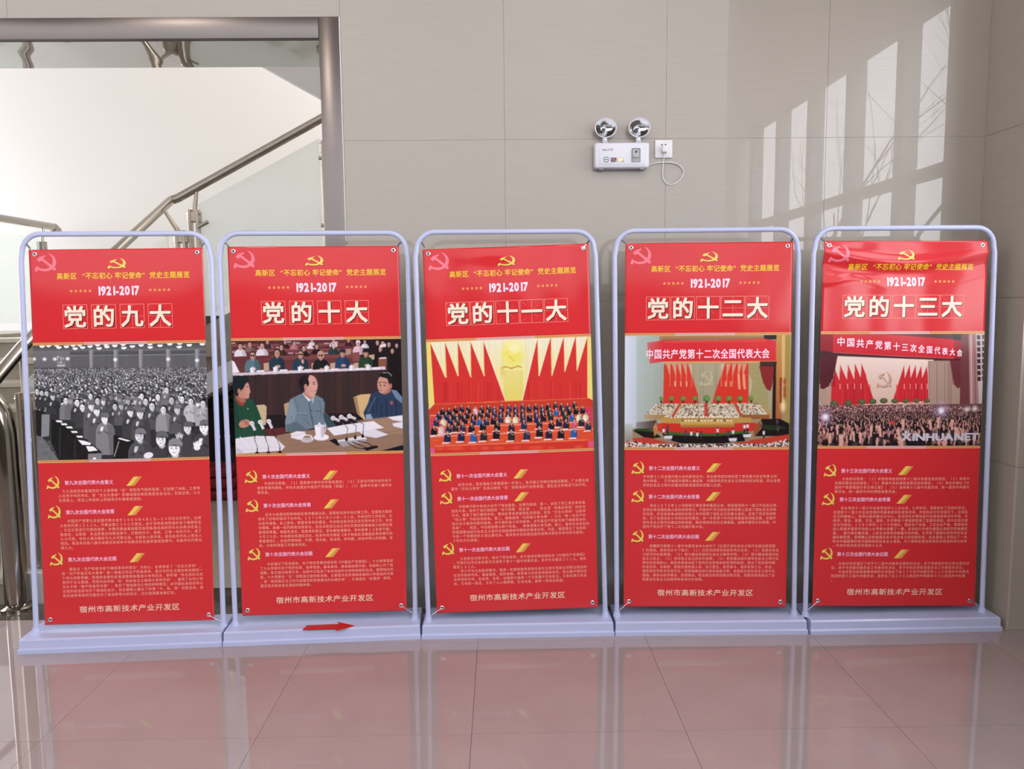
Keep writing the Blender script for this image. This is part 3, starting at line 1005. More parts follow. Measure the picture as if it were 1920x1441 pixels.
        if top:
            m1 = end.lerp(pp, .62)
            pts, turns = [], 11
            ax = (m1 - end).normalized()
            e1_ = ax.cross(B.n).normalized()
            for k in range(turns * 8 + 1):
                t = k / (turns * 8)
                a = 2 * PI * turns * t
                pts.append(end.lerp(m1, .15 + .75 * t) + (e1_ * math.cos(a) + B.n * math.sin(a)) * .0034)
            hk = tube('spring_hook', [end, end.lerp(m1, .15)] + pts + [m1], .0011, MT['spring'], st, 6)
            tube('wire', [m1, pp], .0009, MT['chrome'], hk, 6)
        else:
            tube('wire', [end + Vector((0, 0, .006)), pp + B.n * .003], .0009, MT['chrome'], st, 6)
    return B, ban, st


BANNERS = [build_stand(i) for i in range(5)]


# ------------------------------------------------------------------ the printed photographs (flat print, coloured per vertex)
class Pic:
    def __init__(self, corners, base, W=440, H=296, seed=1):
        self.W, self.H, self.SS = W, H, 2
        w, h = W * 2, H * 2
        self.a = np.zeros((h, w, 3), np.float32)
        self.a[:] = base
        # homography from drawing coordinates to the canvas
        src = corners
        dst = [(0, 0), (w, 0), (w, h), (0, h)]
        A, b = [], []
        for (x, y), (X, Y) in zip(src, dst):
            A.append([x, y, 1, 0, 0, 0, -X * x, -X * y]); b.append(X)
            A.append([0, 0, 0, x, y, 1, -Y * x, -Y * y]); b.append(Y)
        self.Hm = np.append(np.linalg.solve(np.array(A, float), np.array(b, float)), 1).reshape(3, 3)
        self.k = w / (corners[1][0] - corners[0][0])
        self.rng = np.random.RandomState(seed)

    def tr(self, pts):
        p = np.array(pts, float)
        q = np.c_[p, np.ones(len(p))] @ self.Hm.T
        return q[:, :2] / q[:, 2:]

    def poly(self, pts, col, a=1.0):
        q = self.tr(pts)
        h, w = self.a.shape[:2]
        x0, x1 = max(0, int(q[:, 0].min())), min(w, int(q[:, 0].max()) + 2)
        y0, y1 = max(0, int(q[:, 1].min())), min(h, int(q[:, 1].max()) + 2)
        if x1 <= x0 or y1 <= y0:
            return
        X, Y = np.meshgrid(np.arange(x0, x1) + .5, np.arange(y0, y1) + .5)
        ins = np.zeros(X.shape, bool)
        n = len(q)
        for i in range(n):
            xa, ya = q[i]
            xb, yb = q[(i + 1) % n]
            if ya == yb:
                continue
            c = ((ya > Y) != (yb > Y)) & (X < (xb - xa) * (Y - ya) / (yb - ya) + xa)
            ins ^= c
        r = self.a[y0:y1, x0:x1]
        r[ins] = r[ins] * (1 - a) + np.array(col, np.float32) * a

    def ell(self, cx, cy, rx, ry, col, a=1.0, soft=0.0, rot=0.0):
        (px, py), = self.tr([(cx, cy)])
        kx, ky = rx * self.k, ry * self.k
        m = max(kx, ky) * (1 + soft) + 2
        h, w = self.a.shape[:2]
        x0, x1 = max(0, int(px - m)), min(w, int(px + m) + 2)
        y0, y1 = max(0, int(py - m)), min(h, int(py + m) + 2)
        if x1 <= x0 or y1 <= y0:
            return
        X, Y = np.meshgrid(np.arange(x0, x1) + .5 - px, np.arange(y0, y1) + .5 - py)
        if rot:
            c, s = math.cos(rot), math.sin(rot)
            X, Y = X * c + Y * s, -X * s + Y * c
        d = np.sqrt((X / max(kx, .5)) ** 2 + (Y / max(ky, .5)) ** 2)
        if soft:
            al = np.clip((1 + soft - d) / (2 * soft), 0, 1)[..., None] * a
        else:
            al = (d <= 1)[..., None] * a
        r = self.a[y0:y1, x0:x1]
        r[:] = r * (1 - al) + np.array(col, np.float32) * al

    def line(self, pts, wd, col, a=1.0):
        for (x0, y0), (x1, y1) in zip(pts[:-1], pts[1:]):
            dx, dy = x1 - x0, y1 - y0
            l = math.hypot(dx, dy) or 1
            nx, ny = -dy / l * wd / 2, dx / l * wd / 2
            self.poly([(x0 + nx, y0 + ny), (x1 + nx, y1 + ny), (x1 - nx, y1 - ny), (x0 - nx, y0 - ny)], col, a)

    def vgrad(self, pts, c0, c1, n=16):
        """polygon (TL, TR, BR, BL) filled with a vertical run of colour"""
        p = [np.array(q, float) for q in pts]
        for k in range(n):
            t0, t1 = k / n, (k + 1) / n + .01
            c = [a_ + (b_ - a_) * (k + .5) / n for a_, b_ in zip(c0, c1)]
            self.poly([p[0] + (p[3] - p[0]) * t0, p[1] + (p[2] - p[1]) * t0, p[1] + (p[2] - p[1]) * t1, p[0] + (p[3] - p[0]) * t1], c)

    def person(self, x, y, r, skin, hair, cloth, cap=None, look=0.0, clap=False, length=4.6, light=None):
        rn = self.rng
        sh = [c * .72 for c in cloth]
        self.poly([(x - .45 * r, y + .8 * r), (x + .45 * r, y + .8 * r), (x + 1.7 * r, y + 1.55 * r), (x + 2.15 * r, y + 2.6 * r), (x + 2.2 * r, y + length * r), (x - 2.2 * r, y + length * r), (x - 2.1 * r, y + 2.6 * r), (x - 1.6 * r, y + 1.5 * r)], cloth)
        self.poly([(x + .5 * r, y + 1.3 * r), (x + 1.7 * r, y + 1.55 * r), (x + 2.15 * r, y + 2.6 * r), (x + 2.2 * r, y + length * r), (x + 1.0 * r, y + length * r)], sh, .55)
        self.poly([(x - .38 * r, y + .4 * r), (x + .38 * r, y + .4 * r), (x + .45 * r, y + 1.15 * r), (x, y + 1.45 * r), (x - .45 * r, y + 1.15 * r)], [c * .78 for c in skin])
        self.ell(x - .05 * r * (look or 1), y - .12 * r, .92 * r, 1.1 * r, hair)
        self.ell(x + look * .22 * r, y + .12 * r, .72 * r, .95 * r, skin)
        self.ell(x + look * .22 * r + .35 * r, y + .2 * r, .34 * r, .75 * r, [c * .82 for c in skin], .6, .5)
        if cap is not None:
            self.poly([(x - .95 * r, y - .25 * r), (x - .8 * r, y - 1.0 * r), (x - .2 * r, y - 1.3 * r), (x + .6 * r, y - 1.2 * r), (x + 1.0 * r, y - .6 * r), (x + .95 * r, y - .2 * r), (x, y - .42 * r)], cap)
            self.poly([(x - .95 * r, y - .25 * r), (x, y - .42 * r), (x + .95 * r, y - .2 * r), (x, y - .22 * r)], [c * .6 for c in cap])
        if r > 13:
            ex = x + look * .3 * r
            for s in (-1, 1):
                self.ell(ex + s * .3 * r, y + .08 * r, .13 * r, .07 * r, [c * .4 for c in skin])
                self.line([(ex + s * .15 * r, y - .1 * r), (ex + s * .45 * r, y - .12 * r)], .07 * r, [c * .45 for c in skin])
            self.line([(ex, y + .1 * r), (ex + look * .12 * r, y + .42 * r)], .08 * r, [c * .75 for c in skin])
            self.ell(ex, y + .66 * r, .22 * r, .07 * r, [c * .6 for c in skin])
            self.line([(x - .4 * r, y + 1.25 * r), (x, y + 1.6 * r), (x + .45 * r, y + 1.2 * r)], .12 * r, [c * 1.3 if c < 190 else c for c in cloth])
        if clap:
            hx, hy = x - .75 * r, y + 2.35 * r
            d = [c * .78 for c in skin]
            self.poly([(x - 1.9 * r, y + 3.3 * r), (x - 1.3 * r, y + 3.7 * r), (hx + .1 * r, hy + .55 * r), (hx - .35 * r, hy + .3 * r)], [c * .85 for c in cloth])
            self.poly([(x + 1.5 * r, y + 3.5 * r), (x + 1.0 * r, y + 3.9 * r), (hx + .25 * r, hy + .6 * r), (hx + .5 * r, hy + .3 * r)], [c * .8 for c in cloth])
            self.ell(hx + .12 * r, hy, .2 * r, .62 * r, d, rot=.38)
            self.ell(hx - .10 * r, hy + .03 * r, .2 * r, .6 * r, [c * .92 for c in skin], rot=.2)

    def grain(self, amt, cell=1):
        h, w = self.a.shape[:2]
        n = self.rng.normal(0, amt, (h // cell + 1, w // cell + 1, 1))
        n = np.repeat(np.repeat(n, cell, 0), cell, 1)[:h, :w]
        self.a += n

    def blur(self, k):
        for ax in (0, 1):
            p = self.a
            acc = p.copy()
            for s in range(1, k + 1):
                acc += np.roll(p, s, ax) + np.roll(p, -s, ax)
            self.a = acc / (2 * k + 1)

    def emit(self, B, parent, v0=.2460, v1=.5490, name='photo_print'):
        a = np.clip(self.a, 0, 255)
        W, H = self.W, self.H
        a = a.reshape(H, 2, W, 2, 3).mean((1, 3))
        # cell centres are the vertices
        c = a / 255.0
        lin = np.where(c <= .04045, c / 12.92, ((c + .055) / 1.055) ** 2.4) * .97
        U, V = np.meshgrid(np.linspace(0, 1, W), np.linspace(v0, v1, H))
        uv = np.stack([U.ravel(), V.ravel()], 1)
        idx = np.arange(W * H).reshape(H, W)
        F = np.stack([idx[:-1, :-1], idx[1:, :-1], idx[1:, 1:], idx[:-1, 1:]], -1).reshape(-1, 4)
        o = B.mesh(name, uv, F, None, .0005, parent)
        at = o.data.color_attributes.new('print', 'FLOAT_COLOR', 'POINT')
        at.data.foreach_set('color', np.c_[lin.reshape(-1, 3), np.ones(W * H)].astype(np.float32).ravel())
        o.data.materials.append(PRINT)
        return o


PRINT = mat('photo_print', (.5, .5, .5), .2, spec=.5)
_a = PRINT.node_tree.nodes.new('ShaderNodeVertexColor')
_a.layer_name = 'print'
PRINT.node_tree.links.new(_a.outputs['Color'], PRINT.node_tree.nodes['Principled BSDF'].inputs['Base Color'])
g = lambda v: (v, v, v * 1.03)


def pic1():
    p = Pic([(75, 85), (1848, 72), (1880, 1238), (105, 1265)], g(100), seed=4)
    rn = p.rng
    p.vgrad([(60, 70), (1900, 60), (1900, 150), (60, 160)], g(62), g(92))
    p.vgrad([(60, 140), (1900, 130), (1900, 340), (60, 310)], g(98), g(88))
    for a, b in ((462, 655), (700, 905), (958, 1165), (1208, 1440), (1490, 1735), (1782, 1860)):
        p.vgrad([(a, 145), (b, 143), (b, 185), (a, 188)], g(78), g(66))
        p.poly([(a, 192), (b, 190), (b, 325), (a, 308)], g(86))
        for x in range(a + 6, b, 14):
            p.line([(x, 192), (x, 320)], 4, g(66 + rn.randint(0, 18)))
        p.line([(a, 190), (b, 188)], 5, g(135))
    for x in (680, 928, 1184, 1465, 1758):
        p.poly([(x - 18, 135), (x + 18, 135), (x + 16, 325), (x - 16, 315)], g(128))
        p.line([(x + 10, 140), (x + 10, 320)], 6, g(95))
    for x, y in ((925, 235), (1465, 235), (90, 222), (198, 224), (305, 224), (438, 222), (1758, 250)):
        p.ell(x, y, 17, 15, g(235), .9, .7)
    p.poly([(325, 190), (415, 190), (415, 270), (325, 272)], g(105))
    for k in range(26):
        p.ell(rn.uniform(332, 408), rn.uniform(197, 265), 6, 4, g(rn.choice([60, 180, 200])), rot=rn.uniform(0, 3))
    p.poly([(325, 278), (415, 278), (405, 302), (330, 302)], g(150))
    for x, y in ((175, 98), (242, 92), (348, 110), (425, 102), (495, 90), (515, 122), (560, 86), (592, 112), (667, 102), (745, 88), (760, 122), (830, 84), (840, 108), (920, 98), (1005, 86), (1013, 120), (1100, 105), (1190, 95), (1280, 84), (1282, 116), (1382, 100), (1482, 86), (1582, 80), (1577, 115), (1680, 98), (1812, 90), (325, 88)):
        p.poly([(x - 28, y - 10), (x + 28, y - 11), (x + 26, y + 3), (x, y + 14), (x - 24, y + 4)], g(228))
        p.poly([(x - 26, y - 12), (x + 28, y - 13), (x + 22, y - 5), (x - 20, y - 4)], g(250))
    p.poly([(60, 312), (1900, 325), (1900, 1300), (60, 1300)], g(44))
    y = 322.0
    while y < 690:
        t = (y - 322) / 368
        r = 5.5 + 22 * t ** 1.1
        x = 70 + rn.uniform(0, r)
        while x < 1880:
            yy = y + rn.uniform(-.5, .5) * r
            f = rn.uniform(115, 225) if rn.rand() < .85 else 80
            cl = rn.uniform(40, 125)
            p.person(x, yy, r * rn.uniform(.85, 1.1), g(f), g(rn.uniform(18, 50)), g(cl), cap=g(rn.uniform(50, 95)) if rn.rand() < .35 else None, look=rn.choice([-1, -.5, .5]), length=3.2, clap=rn.rand() < .2)
            x += r * rn.uniform(1.9, 3.0)
        y += r * 1.1
    # tables and floor at the left
    p.poly([(60, 735), (160, 750), (245, 790), (240, 1010), (150, 1020), (60, 990)], g(30))
    p.poly([(158, 785), (243, 783), (232, 1010), (150, 1020)], g(118))
    p.poly([(60, 990), (160, 1020), (350, 1290), (60, 1290)], g(96))
    for k in range(60):
        p.ell(rn.uniform(100, 330), rn.uniform(1040, 1260), 22, 9, g(rn.uniform(82, 112)), .5, .6)
    for x, y, r, cp in ((118, 550, 30, None), (165, 565, 25, None), (218, 570, 26, None), (280, 600, 34, 70)):
        p.person(x, y, r, g(185), g(35), g(52), g(cp) if cp else None, look=-.6, clap=True, length=5.5)
    for x, y, r, fc, cl, cp in ((415, 645, 33, 200, 108, None), (465, 640, 32, 150, 95, 100), (532, 665, 34, 210, 55, None), (585, 715, 36, 215, 58, None), (670, 600, 30, 200, 90, None), (742, 650, 33, 185, 85, None), (800, 655, 32, 205, 80, 108), (880, 605, 30, 120, 70, 88),
                                (970, 635, 34, 140, 82, 96), (1055, 650, 33, 165, 70, 105), (1135, 655, 34, 185, 74, 108), (1195, 605, 30, 205, 95, None), (1235, 660, 34, 190, 62, None), (1360, 615, 32, 210, 90, None), (1450, 545, 30, 195, 100, None), (1500, 650, 36, 175, 66, None), (1605, 640, 34, 205, 74, None), (1695, 665, 36, 195, 160, None), (1820, 690, 38, 190, 145, None),
                                (920, 710, 32, 180, 60, None), (985, 700, 34, 170, 78, 100), (1300, 710, 40, 190, 72, None), (1415, 745, 38, 200, 128, None), (1558, 745, 42, 190, 76, 105)):
        p.person(x, y, r, g(fc), g(26), g(cl), g(cp) if cp else None, look=-.5, clap=rn.rand() < .7, length=6)
    for x, y, r, fc, cl, cp in ((680, 700, 42, 215, 82, 92), (735, 750, 44, 222, 78, 90), (815, 830, 46, 235, 112, 98), (1080, 765, 42, 210, 58, 82), (1180, 780, 46, 205, 70, 98)):
        p.person(x, y, r, g(fc), g(35), g(cl), g(cp), look=-.6, clap=True, length=8.2)
    # the long table with papers
    p.poly([(900, 1000), (1110, 1060), (1110, 1110), (1060, 1290), (895, 1290)], g(26))
    p.line([(955, 1065), (905, 1225)], 9, g(150))
    p.poly([(965, 1030), (1080, 1062), (1040, 1070), (940, 1040)], g(205))
    p.poly([(255, 838), (345, 845), (775, 1180), (772, 1290), (340, 1290), (245, 1050)], g(28))
    p.poly([(320, 842), (360, 840), (770, 1170), (740, 1190)], g(36))
    for x, y in ((335, 858), (385, 888), (440, 922), (490, 968), (545, 1018)):
        p.poly([(x - 34, y - 10), (x + 28, y - 10), (x + 42, y + 10), (x - 18, y + 10)], g(218))
    p.poly([(530, 1050), (600, 1060), (668, 1085), (655, 1105), (575, 1102)], g(225))
    p.poly([(612, 1115), (690, 1118), (735, 1160), (640, 1172)], g(230))
    p.poly([(634, 1195), (778, 1188), (770, 1290), (632, 1290)], g(112))
    p.poly([(684, 1235), (716, 1234), (714, 1256), (686, 1257)], g(235))
    for x in (250, 345, 500):
        p.line([(x, 850 + (x - 250) * .75), (x - 5, 1240)], 4, g(80))
    # nearest heads, bottom right
    p.person(1665, 935, 52, g(205), g(30), g(58), g(82), look=-.7, length=7, clap=False)
    p.person(1835, 930, 62, g(232), g(50), g(62), g(95), look=-.8, length=7, clap=True)
    p.person(1175, 1010, 60, g(198), g(40), g(72), g(108), look=-.8, length=6, clap=True)
    p.person(1395, 1050, 68, g(215), g(30), g(56), g(88), look=-.7, length=6, clap=False)
    p.ell(1255, 1215, 50, 32, g(200), rot=-.2)
    p.person(1530, 1140, 78, g(225), g(70), g(70), g(118), look=-.6, length=4, clap=False)
    for k in range(5):
        p.ell(1545 + k * 14, 1008 + abs(k - 2) * 8, 6, 30, g(195), rot=.15 * (k - 2))
    for k in range(5):
        p.ell(1728 + k * 13, 1100 + abs(k - 2) * 9, 8, 36, g(222), rot=.3 * (k - 1))
    p.ell(1752, 1140, 34, 30, g(205))
    p.blur(1)
    p.a = 128 + (p.a * 1.16 + 4 - 128) * 1.06
    p.grain(5)
    return p


def pic2():
    p = Pic([(75, 115), (1848, 92), (1872, 1238), (120, 1280)], (92, 48, 50), seed=7)
    rn = p.rng
    SK, SKD = (205, 160, 148), (176, 120, 104)
    p.vgrad([(60, 90), (1900, 80), (1900, 420), (60, 470)], (88, 44, 48), (108, 58, 60))
    for y in (150, 205, 275):
        p.poly([(60, y + 8), (1340, y - 12), (1340, y + 20), (60, y + 44)], (120, 66, 68))
        p.line([(60, y + 8), (1340, y - 12)], 5, (150, 92, 88))
    for x in range(110, 1340, 95):
        for y in (128, 175, 232):
            xx, yy = x + rn.uniform(-20, 20), y + rn.uniform(-8, 8)
            p.poly([(xx - 26, yy), (xx + 26, yy - 2), (xx + 30, yy + 12), (xx - 22, yy + 14)], (205, 185, 190) if rn.rand() < .45 else (70, 34, 38), .8)
    p.poly([(1330, 80), (1900, 80), (1900, 420), (1500, 400)], (34, 20, 24))
    bk = [(735, 135, 20, (190, 120, 130)), (920, 108, 18, (225, 210, 220)), (1145, 110, 20, (225, 215, 222)), (640, 125, 20, (60, 30, 34)), (455, 125, 20, (60, 44, 48)), (270, 150, 24, (130, 96, 92)), (835, 190, 26, (40, 20, 26)), (970, 172, 24, (36, 20, 28)), (1145, 165, 26, (38, 62, 62)), (600, 180, 26, (60, 42, 40)),
          (1600, 130, 24, (30, 18, 22)), (1470, 125, 20, (225, 215, 222)), (1655, 140, 26, (40, 24, 28)), (1720, 150, 24, (28, 18, 22)), (1800, 160, 22, (28, 18, 22)), (1630, 195, 26, (26, 16, 20)), (1755, 215, 24, (26, 16, 20)), (1300, 110, 18, (60, 30, 36))]
    for x, y, r, c in bk:
        p.person(x, y, r, SK, (34, 22, 24), c, look=.3, length=3.2)
    p.poly([(862, 195), (900, 150), (945, 195)], (232, 220, 230))
    p.poly([(1120, 130), (1190, 125), (1180, 180), (1130, 180)], (228, 212, 222), .6)
    p.person(1400, 140, 26, (214, 165, 168), (226, 190, 204), (224, 186, 202), (232, 214, 226), look=.4, length=4.5)
    p.poly([(1620, 160), (1690, 140), (1690, 178), (1630, 182)], (226, 214, 224))
    for x, y in ((172, 172), (400, 165)):
        p.person(x, y, 30, SK, (28, 20, 22), (226, 218, 226), look=.1, length=3.6)
    p.poly([(60, 280), (500, 262), (500, 300), (60, 330)], (104, 50, 54))
    p.poly([(1272, 200), (1330, 196), (1328, 250), (1275, 260)], (176, 138, 120))
    p.poly([(1345, 235), (1415, 228), (1415, 320), (1345, 325)], (134, 78, 72))
    p.poly([(1610, 292), (1705, 282), (1700, 400), (1612, 405)], (136, 82, 66))
    p.poly([(1620, 285), (1690, 280), (1692, 296), (1622, 300)], (226, 216, 224))
    p.poly([(1510, 260), (1570, 252), (1570, 300), (1520, 320)], (200, 166, 142))
    for x in (440, 940, 1135, 1375):
        p.poly([(x - 25, 345), (x + 30, 335), (x + 35, 420), (x - 20, 425)], (196, 160, 138))
    seated = [(300, 265, 38, (86, 118, 130), None, 1, 60), (556, 240, 38, (38, 58, 74), None, 0, 30), (800, 252, 38, (36, 62, 78), None, 1, 60), (1013, 262, 40, (30, 28, 34), None, 1, 150), (1237, 240, 35, (38, 66, 104), (40, 44, 66), 0, 30), (1480, 238, 35, (34, 68, 48), (28, 28, 34), 0, 30)]
    for x, y, r, c, cap, gl, hb in seated:
        p.person(x, y, r, (205, 150, 130), (hb * .6 + 20,) * 3 if hb < 100 else (190, 150, 135), c, cap, look=.15, length=4.4)
        if gl:
            for s in (-1, 1):
                p.ell(x + s * 13, y + 2, 11, 8, (30, 20, 20))
        p.ell(x + 12, y + 3.6 * r, 26, 15, (200, 150, 135))
    p.ell(825, 325, 14, 24, (205, 155, 140))
    p.poly([(60, 450), (500, 425), (1500, 388), (1680, 375), (1690, 410), (900, 440), (60, 480)], (214, 202, 210))
    for x, y in ((300, 408), (542, 400), (800, 396), (1076, 390), (1335, 384), (1508, 380)):
        p.poly([(x - 28, y - 15), (x + 26, y - 17), (x + 22, y + 34), (x - 22, y + 36)], (240, 234, 242))
        p.poly([(x - 12, y - 16), (x, y - 34), (x + 12, y - 16)], (232, 224, 234))
        p.line([(x + 14, y - 14), (x + 14, y + 34)], 9, (188, 180, 192))
        p.poly([(x + 40, y + 10), (x + 120, y + 5), (x + 125, y + 22), (x + 45, y + 28)], (236, 230, 238))
    p.poly([(60, 300), (110, 330), (165, 440), (60, 450)], (236, 232, 240))
    # dark front of the second table
    p.poly([(60, 478), (900, 440), (1690, 408), (1700, 292), (1900, 285), (1900, 1000), (60, 1120)], (60, 42, 44))
    p.poly([(1705, 290), (1900, 280), (1900, 900), (1750, 900)], (26, 18, 22))
    for k, x in enumerate(range(90, 1500, 120)):
        p.poly([(x, 475 - x * .04), (x + 60, 472 - x * .04), (x + 60, 900), (x, 900)], (76, 48, 46) if k % 2 else (54, 44, 44), .6)
        p.line([(x, 470 - x * .04), (x, 880)], 4, (40, 30, 32))
    p.poly([(330, 880), (1480, 850), (1600, 1000), (500, 1110)], (30, 24, 28), .85)
    p.poly([(430, 1020), (650, 1000), (650, 1060), (480, 1100)], (96, 42, 46))
    # chairs
    p.poly([(330, 775), (420, 768), (446, 785), (446, 880), (438, 975), (400, 985), (345, 900)], (204, 178, 142))
    p.poly([(628, 762), (670, 744), (720, 742), (720, 880), (640, 880)], (186, 158, 122))
    p.poly([(1350, 690), (1420, 664), (1530, 655), (1545, 700), (1520, 870), (1560, 925), (1460, 920), (1390, 860)], (212, 178, 130))
    p.poly([(1350, 690), (1385, 680), (1425, 880), (1390, 860)], (170, 132, 90))
    # left man in a green uniform
    p.poly([(60, 720), (115, 680), (160, 700), (230, 740), (262, 700), (300, 715), (345, 790), (380, 880), (440, 1075), (120, 1130), (60, 1100)], (34, 76, 58))
    p.poly([(60, 720), (115, 690), (150, 860), (160, 1000), (60, 1100)], (30, 66, 52))
    p.poly([(255, 705), (300, 715), (345, 790), (430, 1070), (330, 1080), (300, 860)], (32, 74, 56))
    for a, b in (((180, 800), (200, 1000)), ((250, 760), (268, 900)), ((330, 860), (380, 1040)), ((140, 900), (190, 1060))):
        p.line([a, b], 7, (26, 58, 46), .8)
    p.poly([(112, 705), (135, 690), (205, 740), (230, 730), (205, 785), (160, 775)], (150, 62, 56))
    p.poly([(120, 660), (230, 650), (225, 745), (180, 750), (125, 700)], (168, 106, 92))
    p.ell(198, 610, 72, 98, (196, 138, 122))
    p.poly([(235, 540), (262, 560), (270, 610), (280, 640), (268, 655), (262, 700), (232, 715), (215, 640)], (204, 148, 132))
    p.poly([(96, 490), (150, 470), (255, 480), (265, 520), (240, 545), (225, 555), (205, 600), (165, 640), (140, 690), (105, 650), (90, 560)], (26, 34, 40))
    p.ell(158, 632, 17, 28, (190, 126, 110))
    p.line([(232, 588), (262, 582)], 6, (60, 36, 36)); p.line([(236, 668), (262, 660)], 8, (150, 70, 70)); p.line([(240, 664), (262, 659)], 4, (238, 226, 226))
    p.ell(215, 965, 62, 42, (196, 138, 118), rot=-.35)
    for k in range(4):
        p.line([(190 + k * 16, 920 + k * 6), (232 + k * 14, 978 + k * 4)], 6, (150, 92, 78), .8)
    p.ell(250, 812, 6, 8, (226, 200, 110))
    # middle man in a grey jacket
    p.poly([(690, 715), (790, 662), (830, 655), (890, 730), (960, 668), (1035, 705), (1055, 750), (1050, 850), (1110, 890), (1165, 980), (1060, 1000), (930, 1010), (760, 1050), (650, 1050), (640, 940)], (112, 128, 142))
    p.poly([(690, 715), (720, 720), (760, 850), (720, 1000), (650, 1050), (640, 940)], (134, 150, 164), .8)
    p.poly([(1035, 850), (1110, 890), (1170, 985), (1090, 1000), (1050, 930)], (58, 76, 84))
    p.poly([(650, 975), (760, 940), (870, 1030), (760, 1050), (660, 1050)], (86, 102, 114), .8)
    p.line([(890, 735), (905, 850), (940, 1000)], 9, (70, 84, 96))
    for a, b in (((780, 835), (870, 848)), ((950, 830), (1030, 838)), ((740, 700), (790, 860)), ((700, 880), (740, 990)), ((1000, 720), (1020, 900)), ((830, 900), (900, 985))):
        p.line([a, b], 6, (82, 96, 108), .8)
    p.poly([(780, 835), (872, 842), (868, 875), (825, 868), (785, 872)], (122, 138, 152)); p.line([(785, 872), (825, 868), (868, 875)], 4, (74, 88, 100))
    for x, y in ((915, 825), (922, 900), (985, 832)):
        p.ell(x, y, 8, 8, (66, 80, 92))
    p.poly([(818, 650), (850, 655), (905, 715), (890, 740)], (228, 226, 236)); p.poly([(905, 712), (945, 690), (935, 760)], (168, 182, 196))
    p.poly([(820, 610), (950, 640), (945, 690), (900, 712), (835, 665)], (190, 132, 120))
    p.ell(905, 570, 76, 108, (206, 150, 138), rot=.06)
    p.poly([(870, 475), (915, 468), (950, 500), (960, 545), (973, 590), (965, 612), (966, 640), (945, 688), (905, 690), (880, 600)], (214, 160, 148))
    p.poly([(812, 478), (860, 462), (895, 470), (880, 500), (892, 545), (885, 580), (850, 575), (842, 640), (815, 630), (785, 570), (782, 515)], (34, 26, 32))
    p.ell(856, 588, 18, 34, (196, 134, 122))
    p.line([(922, 542), (955, 536)], 6, (60, 40, 42)); p.ell(942, 558, 10, 5, (50, 34, 36)); p.line([(935, 626), (962, 618)], 8, (160, 74, 78)); p.line([(938, 621), (960, 615)], 4, (240, 226, 228)); p.line([(905, 590), (915, 640)], 5, (182, 122, 112))
    # right man in a blue jacket
    p.poly([(1530, 665), (1620, 620), (1650, 660), (1740, 610), (1800, 620), (1860, 690), (1875, 880), (1560, 925), (1480, 925), (1455, 850), (1500, 760)], (46, 62, 88))
    p.poly([(1740, 610), (1800, 622), (1860, 690), (1862, 760), (1790, 700)], (110, 132, 158))
    p.poly([(1480, 870), (1530, 860), (1560, 925), (1480, 925)], (146, 164, 186))
    for a, b in (((1540, 700), (1560, 860)), ((1690, 700), (1700, 890)), ((1600, 700), (1590, 860)), ((1790, 720), (1800, 880)), ((1640, 760), (1640, 890))):
        p.line([a, b], 10, (26, 38, 64), .8)
    p.line([(1580, 690), (1500, 850)], 10, (96, 118, 146), .7)
    p.ell(1748, 748, 16, 22, (196, 84, 100), .8)
    p.poly([(1625, 600), (1740, 570), (1735, 640), (1680, 665), (1635, 650)], (176, 112, 100))
    p.ell(1665, 555, 66, 98, (198, 140, 122), rot=.12)
    p.poly([(1612, 500), (1640, 470), (1700, 480), (1710, 560), (1660, 655), (1620, 640), (1604, 590)], (206, 150, 132))
    p.poly([(1618, 478), (1650, 432), (1705, 425), (1755, 460), (1765, 540), (1750, 575), (1722, 560), (1705, 500), (1650, 485)], (30, 26, 32))
    p.line([(1655, 440), (1720, 440), (1752, 475)], 9, (186, 186, 196), .8)
    p.ell(1740, 575, 14, 28, (186, 122, 106))
    p.line([(1612, 545), (1645, 535)], 7, (44, 28, 30)); p.line([(1658, 538), (1700, 545)], 7, (44, 28, 30)); p.ell(1630, 568, 12, 5, (36, 24, 26)); p.ell(1675, 570, 12, 5, (36, 24, 26)); p.line([(1640, 560), (1632, 600)], 6, (168, 106, 92)); p.line([(1618, 622), (1650, 622)], 7, (150, 78, 76))
    # near table with papers, cup and microphones
    p.poly([(430, 1110), (720, 1050), (1100, 1000), (1560, 925), (1900, 868), (1900, 1180), (1640, 1240), (1100, 1290), (60, 1330), (60, 1130)], (150, 118, 98))
    p.poly([(1380, 930), (1900, 868), (1900, 1060), (1500, 1090)], (166, 134, 112), .8)
    for k in range(24):
        x = rn.uniform(640, 1800); y = 1250 - (x - 640) * .09 - rn.uniform(0, 110)
        p.line([(x, y), (x + 120, y - 16)], 5, (132, 98, 80), .6)
    p.poly([(1640, 1240), (1900, 1172), (1900, 1260), (1600, 1290)], (24, 18, 22))
    p.poly([(120, 1120), (340, 1090), (520, 1092), (640, 1200), (600, 1240), (200, 1275), (120, 1280)], (232, 226, 236))
    p.poly([(120, 1200), (180, 1245), (220, 1275), (120, 1280)], (206, 198, 212)); p.line([(165, 1100), (260, 1205)], 9, (244, 240, 248)); p.line([(120, 1245), (600, 1200)], 4, (200, 190, 204), .7)
    p.poly([(1075, 1008), (1240, 975), (1560, 935), (1670, 1005), (1500, 1030), (1150, 1085)], (238, 232, 242))
    p.poly([(1400, 1040), (1580, 1020), (1718, 1075), (1590, 1110), (1470, 1090)], (226, 220, 232)); p.line([(1590, 1112), (1718, 1078)], 5, (96, 76, 72))
    p.poly([(1710, 895), (1900, 870), (1900, 945), (1760, 925)], (240, 236, 244)); p.poly([(1755, 960), (1900, 935), (1900, 1020), (1770, 990)], (234, 230, 240))
    p.poly([(700, 1065), (760, 1040), (850, 1045), (855, 1080), (790, 1130), (702, 1108)], (238, 232, 240)); p.line([(702, 1090), (800, 1075), (855, 1050)], 5, (196, 186, 196))
